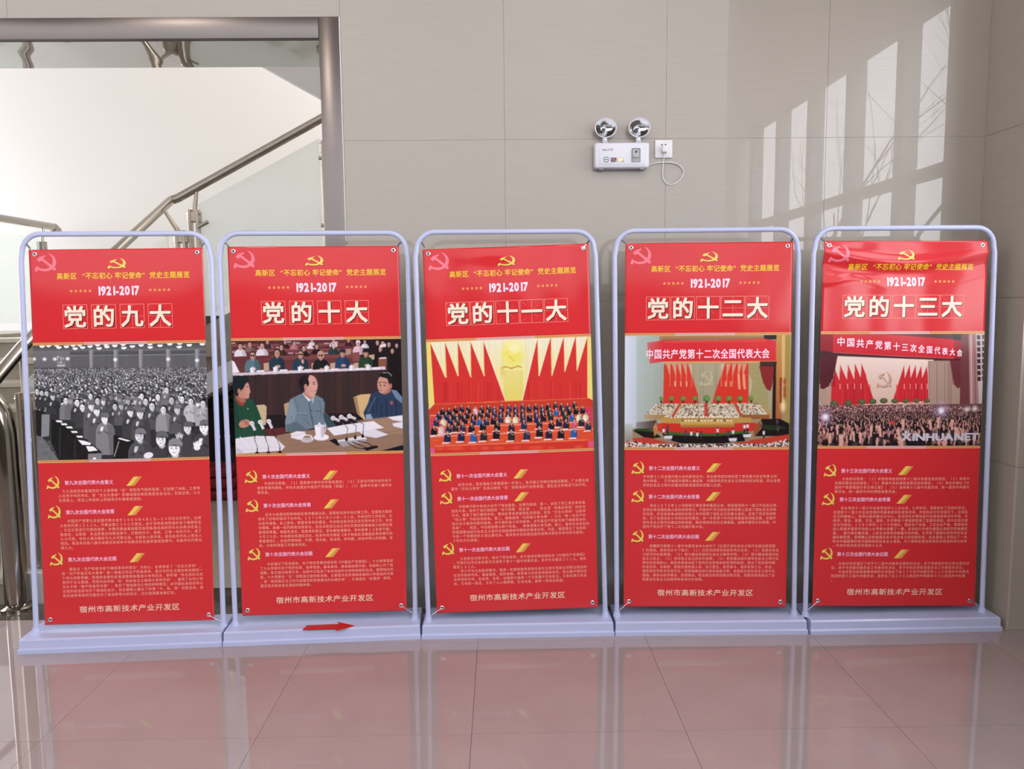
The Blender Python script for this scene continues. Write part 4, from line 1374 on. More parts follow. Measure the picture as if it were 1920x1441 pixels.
    p.ell(868, 1120, 68, 40, (238, 234, 240)); p.ell(868, 1135, 60, 24, (196, 188, 198)); p.ell(868, 1100, 56, 24, (150, 120, 108)); p.ell(868, 1096, 56, 22, (240, 236, 242)); p.ell(870, 1098, 40, 13, (150, 122, 112))
    p.ell(1018, 1105, 80, 34, (224, 218, 228)); p.ell(1018, 1098, 78, 30, (244, 240, 246))
    p.poly([(945, 985), (1052, 985), (1042, 1100), (965, 1108)], (244, 240, 248)); p.poly([(1010, 985), (1052, 985), (1042, 1100), (1015, 1104)], (206, 198, 212)); p.ell(998, 984, 54, 14, (232, 226, 236)); p.ell(998, 962, 12, 12, (240, 236, 244)); p.line([(1055, 960), (1065, 1020), (1045, 1060)], 10, (226, 220, 232))
    p.poly([(100, 1100)] * 3, (0, 0, 0))
    p.poly([(1100, 1135), (1160, 1115), (1220, 1165), (1190, 1190)], (22, 16, 18))
    p.poly([(1180, 1135), (1440, 1085), (1490, 1110), (1480, 1140), (1240, 1200)], (226, 220, 228)); p.poly([(1182, 1150), (1480, 1120), (1480, 1145), (1245, 1202)], (170, 160, 166))
    p.poly([(1450, 1215), (1590, 1185), (1612, 1205), (1490, 1240)], (20, 14, 16))
    for pts in ([(1290, 1160), (1380, 1210), (1470, 1220)], [(1400, 1140), (1500, 1160), (1560, 1200)], [(1340, 1150), (1440, 1190), (1500, 1215)]):
        p.line(pts, 7, (28, 20, 22))
    for hx, hy, bx, by in ((1140, 905, 1280, 1125), (1225, 895, 1370, 1105), (1310, 885, 1448, 1090)):
        p.line([(hx, hy), (hx + 70, hy + 32), (hx + 110, hy + 60), (bx + 12, by - 120), (bx, by)], 8, (52, 44, 46)); p.line([(hx + 100, hy + 55), (bx + 14, by - 120), (bx + 4, by - 30)], 4, (196, 188, 192))
        p.line([(hx, hy), (hx + 66, hy + 30)], 30, (228, 218, 226)); p.line([(hx + 8, hy + 12), (hx + 66, hy + 38)], 10, (176, 162, 168)); p.ell(hx, hy, 25, 25, (236, 226, 232)); p.ell(hx + 4, hy + 2, 16, 16, (206, 194, 200)); p.ell(bx, by, 14, 18, (22, 16, 18))
    for hx, hy, bx, by in ((292, 962, 348, 1270), (380, 948, 465, 1266), (470, 940, 585, 1262)):
        p.line([(hx + 25, hy + 70), (bx - 25, by - 140), (bx, by - 60), (bx, by)], 9, (48, 40, 42))
        for q in range(5):
            t = q / 5
            p.line([(bx - 22 + 20 * t, by - 150 + 100 * t), (bx - 20 + 20 * t, by - 138 + 100 * t)], 9, (230, 226, 230))
        p.line([(hx, hy), (hx + 34, hy + 72)], 30, (232, 224, 232)); p.line([(hx + 14, hy), (hx + 44, hy + 66)], 9, (176, 164, 172)); p.ell(hx, hy, 25, 24, (238, 230, 236)); p.ell(hx + 3, hy, 15, 14, (210, 198, 204)); p.poly([(bx - 18, by - 14), (bx + 18, by - 14), (bx + 20, by + 8), (bx - 20, by + 8)], (22, 16, 18))
    p.blur(1)
    p.grain(4)
    return p


def pic3():
    p = Pic([(78, 118), (1828, 62), (1850, 1245), (128, 1292)], (240, 232, 190), seed=9)
    rn = p.rng
    p.vgrad([(60, 60), (1860, 40), (1860, 760), (60, 800)], (240, 235, 218), (242, 224, 120), 24)
    for x in range(80, 1850, 13):
        p.line([(x, 60), (x + 20, 760)], 4, (250, 240, 190) if rn.rand() < .5 else (226, 208, 140), .5)
    p.vgrad([(890, 100), (1110, 95), (1095, 742), (905, 745)], (246, 238, 190), (240, 222, 110), 12)
    for x in range(905, 1095, 17):
        p.line([(x, 420), (x, 742)], 4, (190, 176, 90), .6)
    p.ell(985, 250, 110, 120, (240, 230, 110), .9, .4)
    p.ell(1005, 185, 60, 50, (248, 246, 200), .8, .6)
    p.line([(945, 262), (1005, 325)], 8, (226, 186, 60)); p.line([(900, 250), (960, 215)], 16, (236, 222, 90), .6)
    for a, b in (((868, 400), (920, 375)), ((905, 378), (990, 402)), ((960, 400), (1050, 375)), ((1040, 372), (1082, 388))):
        p.line([a, b], 13, (196, 140, 40), .75)
    p.ell(880, 430, 26, 60, (228, 200, 100), .6, .7)
    # flags
    RED = (212, 52, 50)
    p.poly([(122, 120), (278, 490), (298, 492), (275, 115), (410, 478), (422, 478), (408, 110), (545, 492), (556, 492), (542, 108), (685, 478), (696, 478), (678, 102), (912, 740), (170, 770), (160, 640)], RED)
    p.poly([(1250, 80), (1262, 482), (1272, 482), (1392, 76), (1400, 482), (1408, 480), (1530, 74), (1538, 438), (1545, 440), (1660, 66), (1668, 428), (1676, 426), (1788, 64), (1785, 720), (1088, 742)], RED)
    for x0, x1 in ((682, 912), ):
        p.line([(682, 105), (912, 740)], 8, (250, 232, 225))
    p.line([(1250, 82), (1088, 740)], 8, (250, 232, 225))
    for (x, y0, x2, y1) in ((277, 118, 292, 480), (410, 112, 418, 470), (545, 110, 551, 482), (680, 104, 690, 470), (1252, 84, 1264, 470), (1396, 80, 1402, 470), (1534, 78, 1540, 430), (1664, 70, 1670, 420), (1788, 66, 1784, 700), (122, 122, 165, 760)):
        p.line([(x, y0), (x2, y1)], 7, (240, 190, 110))
    for k in range(34):
        x = rn.choice([rn.uniform(180, 850), rn.uniform(1130, 1760)])
        p.line([(x, 540), (x + rn.uniform(-8, 8), 735)], 14, (188, 40, 44) if rn.rand() < .6 else (228, 72, 60), .45)
    p.poly([(78, 120), (122, 122), (168, 760), (110, 810)], (240, 220, 120)); p.poly([(1790, 62), (1828, 62), (1842, 740), (1785, 715)], (240, 218, 130))
    # the tiers
    p.poly([(110, 830), (168, 770), (900, 742), (1790, 715), (1850, 745), (1860, 1300), (60, 1320)], (222, 82, 50))
    p.poly([(110, 830), (168, 770), (1790, 715), (1850, 745), (1850, 800), (110, 880)], (206, 62, 44))
    p.line([(168, 772), (1790, 718)], 6, (232, 120, 80))
    for k in range(70):
        x = rn.uniform(130, 1830); y = rn.uniform(790, 1240)
        p.poly([(x - 30, y - 8), (x + 30, y - 10), (x + 30, y + 10), (x - 30, y + 12)], (232, 116, 66) if rn.rand() < .5 else (206, 60, 46), .45)
    for y0, y1 in ((880, 875), (965, 910), (1010, 965), (1105, 1040)):
        p.line([(130, y0 + 10), (1840, y1)], 12, (240, 190, 175), .7)
    p.poly([(1700, 830), (1850, 800), (1850, 1000), (1760, 930)], (204, 58, 90), .8); p.poly([(118, 930), (180, 900), (180, 1090), (120, 1100)], (206, 66, 96), .8)
    rows = [(0, [(255, 818), (320, 820), (388, 802), (453, 792), (524, 798), (597, 810), (662, 800), (735, 792), (796, 806), (872, 785), (950, 786), (1018, 790), (1092, 778), (1160, 790), (1232, 782), (1300, 792), (1362, 776), (1440, 762), (1505, 778), (1568, 780), (1644, 760), (1730, 812)], 14),
            (1, [(215, 862), (290, 870), (365, 865), (440, 860), (508, 852), (578, 866), (648, 850), (722, 848), (796, 842), (862, 840), (940, 840), (1020, 845), (1092, 840), (1165, 880), (1235, 848), (1305, 838), (1378, 828), (1448, 828), (1522, 830), (1590, 822), (1660, 815)], 15),
            (2, [(188, 925), (262, 920), (335, 915), (408, 920), (485, 902), (572, 915), (640, 920), (712, 922), (785, 908), (862, 892), (940, 895), (1018, 898), (1096, 890), (1165, 885), (1243, 895), (1312, 880), (1388, 870), (1475, 925), (1545, 880), (1616, 885), (1692, 880), (1762, 880)], 16),
            (3, [(165, 1010), (242, 1000), (320, 990), (388, 978), (465, 978), (556, 985), (675, 965), (825, 965), (975, 978), (1106, 955), (1268, 945), (1395, 960), (1476, 930), (1552, 950), (1640, 955), (1716, 930), (1790, 970)], 17),
            (4, [(305, 1075), (448, 1065), (578, 1072), (683, 1060), (815, 1045), (973, 1060), (1134, 1055), (1270, 1025), (1368, 1045), (1497, 1045), (1635, 1035)], 19)]
    cl = [(34, 36, 62), (26, 26, 36), (44, 50, 84), (40, 44, 52), (30, 40, 80)]
    for ri, pts, r in rows:
        for k, (x, y) in enumerate(pts):
            c = cl[rn.randint(len(cl))]
            if (ri, k) in ((2, 10), (2, 11), (2, 1), (2, 20), (2, 21), (0, 5), (3, 1)):
                c = (240, 232, 200) if ri == 2 else (236, 206, 214)
            if (ri, k) in ((2, 6), (2, 19), (1, 17), (4, 2), (4, 10), (3, 14)):
                c = (46, 96, 170)
            if ri == 3 and k == 14:
                c = (226, 90, 120)
            p.person(x, y - 4, r * .86, (222, 170, 158), (60, 44, 48), c, look=0, length=6.0)
            p.poly([(x - r * .35, y + r * .95), (x + r * .3, y + r * .95), (x, y + r * 2.3)], (236, 232, 240))
            p.line([(x, y + r * 1.1), (x, y + r * 2.2)], r * .18, (170, 50, 60))
            p.ell(x + r * .9, y + r * 1.9, r * .32, r * .32, (240, 214, 150))
            if ri >= 3:
                p.poly([(x - r * 2.6, y + r * 5.2), (x + r * 1.2, y + r * 5.0), (x + r * 1.4, y + r * 5.8), (x - r * 3.2, y + r * 6.0)], (244, 236, 240), .9)
    p.poly([(172, 1215), (1785, 1160), (1788, 1250), (175, 1295)], (214, 54, 44))
    p.line([(172, 1212), (1785, 1158)], 12, (236, 128, 92)); p.poly([(128, 1235), (172, 1232), (175, 1300), (128, 1300)], (230, 90, 140)); p.poly([(1788, 1175), (1850, 1170), (1850, 1230), (1788, 1235)], (224, 88, 130))
    for k in range(18):
        x = rn.uniform(200, 1750)
        p.ell(x, 1235, 40, 18, (232, 96, 60), .5, .6)
    p.blur(1)
    p.grain(4)
    return p


def pic4():
    p = Pic([(66, 78), (1825, 72), (1802, 1245), (62, 1248)], (180, 172, 140), seed=12)
    rn = p.rng
    p.vgrad([(60, 60), (1830, 60), (1830, 1260), (60, 1260)], (176, 168, 140), (150, 130, 100))
    for x in range(200, 1650, 16):
        p.line([(x, 360), (x, 960)], 6, (196, 190, 160) if rn.rand() < .5 else (160, 156, 128), .6)
    p.poly([(60, 70), (480, 70), (460, 1010), (60, 1010)], (160, 180, 180), .6)
    p.vgrad([(430, 70), (1540, 70), (1560, 120), (430, 128)], (186, 146, 90), (150, 100, 80))
    p.poly([(1530, 75), (1668, 75), (1664, 122), (1535, 118)], (28, 18, 18))
    # flags on stage
    for x0, x1, top in ((478, 830, -1), (990, 1368, 1)):
        pass
    p.poly([(478, 378), (730, 370), (835, 700), (840, 790), (470, 795)], (214, 58, 46)); p.poly([(1120, 368), (1368, 370), (1368, 785), (985, 790), (1010, 690)], (214, 56, 42))
    for x in (500, 560, 615, 672, 728, 1120, 1180, 1240, 1300, 1350):
        s = 1 if x < 900 else -1
        p.poly([(x, 372), (x + s * 46, 372), (x + s * 40, 500)], (206, 186, 158), .75)
        p.line([(x + s * 42, 380), (x + s * 40, 610)], 7, (230, 190, 130), .7)
    for x, y in ((655, 582), (716, 584), (1125, 582), (1180, 584), (592, 580)):
        p.line([(x, y - 28), (x, y + 28)], 11, (244, 200, 170), .9)
    for x in (1262, 1318):
        p.line([(x, 480), (x + 10, 640)], 24, (236, 200, 160), .7)
    # emblem relief
    for dx, dy, c in ((5, 5, (150, 136, 100)), (-2, -2, (222, 214, 190)), (1, 1, (184, 176, 144))):
        for q in EMB:
            p.poly([(852 + 146 * x + dx, 437 + 172 * y + dy) for x, y in q], c)
    # curtain at the right
    p.poly([(1370, 370), (1500, 370), (1590, 900), (1370, 790)], (158, 148, 96))
    for x in range(1375, 1600, 22):
        p.line([(x, 380), (x + 10, 860)], 7, (182, 174, 130), .7)
    p.poly([(1368, 470), (1410, 560), (1400, 640), (1372, 720)], (190, 186, 150), .8)
    p.poly([(1480, 400), (1650, 400), (1620, 600), (1600, 660), (1560, 640), (1520, 560)], (134, 40, 40))
    p.poly([(1640, 350), (1665, 350), (1660, 980), (1618, 980), (1625, 640)], (40, 18, 18))
    p.vgrad([(1664, 75), (1726, 75), (1720, 985), (1655, 985)], (196, 146, 72), (170, 100, 56)); p.poly([(1722, 75), (1756, 75), (1742, 860), (1722, 860)], (214, 180, 120)); p.poly([(1756, 75), (1815, 75), (1800, 1000), (1760, 1000)], (170, 140, 66))
    for y0 in (560, 640, 700):
        p.ell(1752, y0, 16, 36, (158, 66, 44), .8, .5)
    p.ell(1735, 820, 26, 50, (246, 224, 176), .9, .7)
    p.vgrad([(1700, 520), (1725, 520), (1720, 780), (1700, 780)], (150, 44, 36), (130, 60, 40), 6)
    # the red banner over the stage
    p.poly([(300, 150), (470, 128), (1000, 128), (1540, 112), (1660, 135), (1660, 345), (1000, 350), (480, 345), (330, 370)], (216, 46, 54))
    p.vgrad([(480, 132), (1560, 120), (1560, 150), (480, 160)], (222, 84, 66), (218, 52, 54), 5)
    p.poly([(470, 345), (1660, 345), (1655, 362), (470, 366)], (214, 160, 100)); p.poly([(1490, 350), (1668, 350), (1660, 405), (1490, 400)], (44, 20, 20), .85)
    # plants
    for x, r in ((555, 26), (678, 27), (803, 28), (925, 36), (1048, 32), (1160, 30), (1277, 30), (1395, 26), (450, 22)):
        p.ell(x, 735, r, r, (90, 130, 62)); p.ell(x + 6, 730, r * .6, r * .6, (126, 156, 92), .8, .4); p.poly([(x - 14, 758), (x + 14, 758), (x + 10, 782), (x - 10, 782)], (92, 40, 30))
    # seating blocks
    p.poly([(270, 905), (400, 790), (1480, 780), (1620, 900), (1600, 960), (270, 960)], (184, 146, 96))
    for q in ([(635, 790), (548, 935), (575, 935), (660, 790)], [(895, 785), (900, 930), (950, 930), (940, 785)], [(1210, 785), (1290, 930), (1312, 930), (1235, 785)]):
        p.poly(q, (190, 70, 54))
    for y in range(792, 932, 13):
        t = (y - 792) / 140
        xa, xb = 390 - 120 * t, 1480 + 110 * t
        x = xa
        while x < xb:
            sk = any(abs(x - (a + (b - a) * t)) < 18 for a, b in ((648, 560), (918, 925), (1222, 1300)))
            if not sk:
                p.ell(x, y, 5.5 + 2 * t, 6, (240, 232, 214) if rn.rand() < .78 else (110, 92, 80))
                if rn.rand() < .5:
                    p.ell(x, y - 6, 3.5, 3, (70, 50, 44))
            x += rn.uniform(9, 14)
    p.poly([(270, 905), (480, 905), (480, 955), (270, 950)], (168, 128, 70)); p.poly([(1300, 905), (1590, 905), (1590, 950), (1300, 955)], (150, 92, 56))
    p.poly([(450, 935), (1400, 935), (1400, 985), (1200, 990), (450, 990)], (190, 150, 74))
    for x in range(560, 1260, 30):
        p.ell(x + rn.uniform(-6, 6), 930, 9, 10, (246, 236, 220))
    p.poly([(650, 975), (1210, 972), (1216, 1020), (1190, 1030), (650, 1028)], (206, 166, 88)); p.vgrad([(650, 1005), (1216, 1000), (1216, 1028), (650, 1030)], (196, 150, 70), (160, 110, 44), 4)
    for x in range(672, 1200, 34):
        p.ell(x, 965, 11, 11, (242, 234, 226) if rn.rand() < .8 else (120, 96, 90)); p.ell(x, 952, 5, 5, (80, 56, 50))
    # red carpet, shrubs, press
    p.poly([(350, 1010), (460, 990), (650, 1000), (650, 1035), (1220, 1035), (1220, 995), (1430, 990), (1520, 1020), (1430, 1075), (1360, 1080), (1000, 1110), (500, 1100), (365, 1060)], (206, 50, 40))
    p.poly([(185, 985), (400, 960), (410, 1000), (360, 1060), (180, 1040)], (60, 30, 28)); p.poly([(160, 1060), (230, 1035), (370, 1070), (380, 1130), (240, 1110)], (44, 70, 34)); p.poly([(150, 1070), (380, 1090), (450, 1140), (300, 1160)], (24, 20, 18))
    p.poly([(365, 1030), (410, 960), (400, 1000), (420, 1080), (375, 1140)], (184, 128, 70)); p.poly([(1420, 1040), (1500, 960), (1500, 1010), (1480, 1100), (1430, 1140)], (150, 80, 48)); p.poly([(1500, 950), (1700, 950), (1800, 1000), (1800, 1130), (1440, 1130), (1520, 1030)], (28, 18, 18)); p.poly([(1500, 1010), (1700, 1020), (1790, 1050), (1600, 1070), (1500, 1050)], (40, 60, 36), .8)
    p.poly([(500, 1080), (700, 1095), (1050, 1100), (1360, 1070), (1368, 1100), (1040, 1130), (700, 1125), (500, 1110)], (66, 96, 44)); p.poly([(470, 1110), (700, 1125), (1040, 1130), (1380, 1095), (1340, 1180), (1100, 1205), (660, 1205), (500, 1160)], (26, 16, 18))
    p.poly([(62, 1160), (300, 1140), (500, 1190), (700, 1215), (1160, 1215), (1400, 1170), (1800, 1110), (1802, 1260), (62, 1260)], (196, 58, 44), .92)
    for x, y in ((475, 1065), (515, 1045), (705, 1095), (765, 1095), (828, 1105), (868, 1105), (1042, 1065), (1152, 1100), (1205, 1080), (1325, 1025), (1358, 1020), (1680, 1050), (1672, 975), (1530, 1090)):
        p.poly([(x - 13, y - 14), (x + 13, y - 14), (x + 11, y + 28), (x - 11, y + 28)], (226, 222, 232) if rn.rand() < .7 else (70, 76, 86)); p.ell(x, y - 22, 8, 9, (60, 42, 38)); p.poly([(x - 10, y + 26), (x + 10, y + 26), (x + 7, y + 62), (x - 7, y + 62)], (44, 34, 40))
    for x, y in ((525, 1140), (1205, 1165), (1355, 1125)):
        p.poly([(x - 48, y - 14), (x + 44, y - 18), (x + 36, y + 16), (x - 40, y + 18)], (222, 220, 230)); p.poly([(x - 30, y + 16), (x + 32, y + 14), (x + 24, y + 62), (x - 24, y + 64)], (150, 120, 110))
    for k in range(900):
        t = rn.rand()
        x = 64 + t * 1740
        edge = 1150 + 110 * math.sin(math.pi * t) ** .7
        y = rn.uniform(min(edge, 1215), 1250)
        if 560 < x < 1160 and y < 1215:
            continue
        p.ell(x, y, 10, 7, (236, 230, 222) if rn.rand() < .6 else (40, 34, 34), rot=rn.uniform(0, 3))
    # faded left edge of the print
    for k in range(26):
        t = k / 26
        xa, xb = 60 + t * 420, 60 + (t + 1 / 26) * 420 + 2
        c = (218, 224, 244) if t < .3 else (188, 204, 206)
        p.poly([(xa, 70), (xb, 70), (xb, 1050), (xa, 1050)], c, .92 * (1 - t) ** 1.2)
    p.vgrad([(64, 1000), (150, 1000), (150, 1180), (64, 1180)], (190, 198, 200), (150, 140, 130), 8)
    p.blur(2)
    p.grain(3)
    return p


def pic5():
    p = Pic([(108, 72), (1850, 68), (1808, 1245), (75, 1250)], (96, 60, 62), seed=15)
    rn = p.rng
    p.vgrad([(220, 300), (1300, 340), (1300, 860), (100, 860)], (236, 212, 200), (214, 176, 158), 20)
    p.poly([(80, 600), (230, 560), (225, 860), (80, 880)], (190, 160, 142)); p.poly([(1240, 350), (1620, 350), (1620, 860), (1250, 800)], (166, 136, 122))
    for x in range(110, 225, 14):
        p.line([(x, 600), (x - 8, 860)], 5, (160, 128, 112))
    for x in range(1250, 1620, 17):
        p.line([(x, 370), (x + 3, 800)], 6, (190, 160, 146) if rn.rand() < .5 else (140, 112, 102), .8)
    RED = (204, 42, 50)
    for x, top in ((305, 375), (385, 372), (462, 370), (530, 372)):
        p.poly([(x + 8, top + 15), (x + 80 if x < 520 else x + 55, 560 if x < 520 else 500), (x + 90, 800), (x - 30, 810), (x + 2, 560)], RED)
    p.poly([(225, 580), (262, 450), (305, 560), (310, 400), (390, 560), (392, 400), (462, 560), (466, 400), (530, 545), (538, 380), (662, 750), (660, 800), (215, 830)], RED)
    p.poly([(990, 385), (992, 540), (1046, 390), (1052, 540), (1112, 392), (1112, 545), (1172, 395), (1172, 545), (1235, 395), (1245, 770), (860, 790), (880, 730)], RED)
    for x in (312, 392, 464, 532, 988, 1050, 1112, 1172, 1232):
        p.line([(x, 375), (x + 4, 800)], 4, (150, 40, 44), .8)
        p.line([(x, 590), (x, 648)], 8, (240, 190, 180), .9)
        p.line([(x - 2, 365), (x + 3, 470)], 6, (250, 236, 230), .6)
    for k in range(30):
        x = rn.choice([rn.uniform(235, 640), rn.uniform(900, 1235)])
        p.line([(x, 600), (x + 10, 800)], 12, (168, 30, 44) if rn.rand() < .6 else (222, 70, 70), .45)
    # relief emblem
    for dx, dy, c in ((7, 7, (140, 100, 84)), (-2, -2, (236, 206, 188)), (1, 1, (204, 164, 142))):
        for q in EMB:
            p.poly([(690 + 156 * x + dx, 458 + 172 * y + dy) for x, y in q], c)
    # curtains
    p.poly([(105, 240), (290, 280), (262, 430), (235, 540), (190, 620), (140, 650), (105, 640)], (88, 34, 42)); p.poly([(1470, 330), (1620, 330), (1605, 620), (1560, 640), (1520, 600)], (112, 50, 58))
    for x in range(120, 270, 18):
        p.line([(x, 270), (x - 10, 620)], 5, (64, 22, 30), .7)
    for x in range(1500, 1610, 16):
        p.line([(x, 345), (x + 6, 600)], 5, (86, 36, 44), .7)
    # red banner over the stage
    p.poly([(105, 75), (900, 72), (1520, 130), (1610, 140), (1620, 330), (1520, 325), (900, 300), (240, 262), (105, 245)], (204, 34, 46)); p.poly([(105, 75), (240, 80), (235, 262), (105, 245)], (150, 26, 40)); p.poly([(1520, 130), (1615, 140), (1620, 330), (1520, 325)], (162, 28, 40))
    p.poly([(105, 245), (240, 262), (900, 300), (1620, 330), (1620, 350), (900, 325), (240, 292), (105, 290)], (70, 34, 40)); p.line([(240, 264), (900, 302), (1520, 326)], 5, (220, 120, 120))
    p.poly([(700, 70), (1505, 70), (1510, 128), (900, 82)], (96, 52, 56)); p.poly([(1505, 70), (1605, 70), (1608, 140), (1510, 130)], (44, 40, 52))
    p.poly([(1600, 70), (1680, 70), (1700, 860), (1580, 850)], (112, 60, 62)); p.poly([(1675, 70), (1755, 70), (1790, 880), (1690, 870)], (168, 120, 118)); p.line([(1700, 80), (1712, 860)], 16, (214, 176, 172), .8); p.line([(1735, 80), (1755, 840)], 12, (130, 84, 84), .8)
    p.poly([(1755, 70), (1850, 70), (1830, 840), (1790, 850)], (196, 182, 180))
    for k in range(8):
        y = 85 + k * 62
        p.poly([(1765 + k, y), (1800 + k, y), (1802 + k, y + 44), (1768 + k, y + 44)], (58, 42, 44)); p.poly([(1822, y - 4), (1846, y - 4), (1842, y + 40), (1822, y + 40)], (66, 48, 50))
    # plants
    for x, y, r in ((252, 798, 44), (398, 796, 44), (540, 782, 42), (655, 778, 42), (772, 770, 42), (888, 772, 38), (1002, 772, 36), (1115, 768, 34), (1228, 770, 32)):
        p.ell(x, y, r, r * .66, (84, 84, 56)); p.ell(x + 4, y - 6, r * .6, r * .36, (112, 112, 78), .8, .4)
    # crowd
    p.vgrad([(70, 820), (1830, 800), (1830, 1250), (60, 1260)], (112, 72, 72), (52, 36, 40), 12)
    p.poly([(100, 880), (520, 880), (520, 925), (100, 930)], (176, 110, 84)); p.poly([(330, 885), (520, 882), (520, 915), (330, 925)], (206, 138, 104)); p.poly([(250, 940), (420, 935), (420, 975), (250, 980)], (76, 84, 58))
    for k in range(900):
        x = rn.uniform(90, 1830); y = 812 + rn.uniform(0, 70) + (12 if x < 500 else 0) + (18 if x > 1300 else 0)
        p.ell(x, y, 5, 6, [(214, 160, 150), (70, 46, 50), (188, 130, 124), (236, 206, 206), (54, 40, 52)][rn.randint(5)])
    y = 885.0
    while y < 1240:
        t = (y - 885) / 355
        r = 7 + 30 * t ** 1.5
        x = 80 + rn.uniform(0, r)
        while x < 1825:
            yy = y + rn.uniform(-.6, .6) * r
            body = [(44, 32, 36), (66, 54, 58), (30, 26, 32), (92, 74, 72)][rn.randint(4)]
            p.ell(x, yy + r * 1.6, r * 1.3, r * 1.7, body)
            p.ell(x, yy, r * .7, r * .85, (38, 26, 28) if rn.rand() < .75 else (150, 104, 96))
            if rn.rand() < .62:
                hx = x + rn.uniform(.8, 1.3) * r * rn.choice([-1, 1])
                hy = yy - r * rn.uniform(.2, 1.2)
                s = (rn.uniform(196, 232), rn.uniform(140, 172), rn.uniform(130, 158))
                p.line([(hx - r * .2, hy + r * 1.8), (hx, hy)], r * .5, [c * .85 for c in s])
                p.ell(hx, hy - r * .2, r * .34, r * .6, s, rot=rn.uniform(-.3, .3))
                if r > 14:
                    for q in range(4):
                        p.ell(hx + (q - 1.5) * r * .17, hy - r * .75, r * .08, r * .4, s, rot=.12 * (q - 1.5))
            x += r * rn.uniform(1.7, 2.7)
        y += r * .95
    for x, y in ((160, 940), (1382, 875)):
        p.ell(x, y, 62, 62, (206, 176, 226), .6, .9); p.ell(x, y, 30, 30, (250, 244, 255), 1, .6)
    for x, y in ((1745, 850), (1660, 860), (1000, 1100)):
        p.ell(x, y, 26, 24, (250, 236, 226), .9, .8)
    p.ell(860, 1000, 30, 24, (214, 70, 58), .9, .3)
    # large raised hands in front
    for x, y, w, rot in ((325, 1195, 44, -.1), (640, 1080, 26, .1), (730, 1080, 32, -.35), (455, 1130, 24, -.2), (530, 1150, 26, .2), (930, 1120, 30, -.35), (1265, 1010, 26, -.3), (955, 1215, 40, -.5), (1560, 1110, 40, -.5), (1350, 990, 28, 0), (975, 1010, 30, 0), (1500, 1010, 26, .1), (285, 1060, 22, 0), (210, 1150, 24, 0), (1420, 1215, 46, .3)):
        s = (222, 162, 148)
        p.line([(x + rot * -60 + 8, y + 150), (x, y + 20)], w * .9, (60, 54, 60)); p.line([(x - rot * 30, y + 70), (x, y)], w * .9, s); p.ell(x, y - 4, w * .62, w * .75, s, rot=rot)
        for q in range(4):
            p.ell(x + (q - 1.5) * w * .33 + rot * w, y - w * 1.15, w * .15, w * .62, (230, 176, 160), rot=rot + .12 * (q - 1.5))
        p.ell(x - w * .75, y - w * .2, w * .15, w * .45, s, rot=-.6)
    p.blur(1)
    p.grain(5)
    return p


for i, fn in enumerate((pic1, pic2, pic3, pic4, pic5)):
    B, ban, st = BANNERS[i]
    ph = fn().emit(B, ban)
    ph['label'] = ('black and white photograph of a clapping crowd', 'photograph of three men at a meeting table', 'photograph of red flags above standing officials',
                   'blurred photograph of a hall with a red banner', 'photograph of a crowd with raised hands')[i]
    if i == 3:
        B.text('photo_lettering', [('中国共产党第十二次全国代表大会', .1255, .3055, .0370, .0480, .0391, .020, True)], WHITE, .0008, ph)
    if i == 4:
        for k, ch in enumerate('中国共产党第十三次全国代表大会'):
            t = k / 14
            B.text('photo_lettering', [(ch, .0975 + .735 * (1 - (1 - t) ** 1.0) * 1.0 - .735 * .10 * t * (1 - t) * -1.4, .2755 + .0290 * t, .0400 - .0135 * t, .0440 - .0085 * t, .03, .020, True)], WHITE, .0008, ph)
        B.text('photo_lettering', [('XINHUANET', .5090, .5340, .0640, .0480, -.003, .045, False)], flat('print_mark', (206, 200, 210)), .0008, ph)
bpy.data.objects.remove(go)

# ------------------------------------------------------------------ bare trees outside the side windows
rt = random.Random(8)


def bare_tree(loc, label, h):
    bm = bmesh.new()

    def grow(p, d, ln, r, lvl):
        pts, q = [p], p.copy()
        for _ in range(4):
            d = (d + Vector((rt.uniform(-.12, .12), rt.uniform(-.12, .12), rt.uniform(-.03, .08)))).normalized()
            q = q + d * ln / 4
            pts.append(q.copy())
        tube_mesh(bm, pts, [r * (1 - .14 * k) for k in range(5)], 6 if lvl else 10, cap=False)
        if lvl < 4:
            for _ in range(3 if lvl < 3 else 2):
                k = rt.randint(2, 4)
                nd = (d + Vector((rt.uniform(-.8, .8), rt.uniform(-.8, .8), rt.uniform(-.1, .5)))).normalized()
                grow(pts[k], nd, ln * rt.uniform(.6, .8), r * .45, lvl + 1)
    grow(Vector((0, 0, -.12)), Vector((0, 0, 1)), h * .45, .055, 0)
    o = bm_obj('bare_tree', bm, MT['bark'], None, smooth=True, loc=loc)
    tag(o, label, 'tree', 'bare trees outside the side windows')


bare_tree((4.9, -5.4, 0), 'bare winter tree outside the side windows, the one closer to the pier', 5.5)
bare_tree((5.6, -9.0, 0), 'bare winter tree outside the side windows, the one farther from the pier', 6.0)

# ------------------------------------------------------------------ things on the wall
em = thing('emergency_light', 'white twin spot emergency light mounted on the tiled wall', 'emergency light', (.603, 0, 2.31))


def mrot(o_, ax='X', a=PI / 2):
    return Matrix.Translation(o_) @ Matrix.Rotation(a, 4, ax)


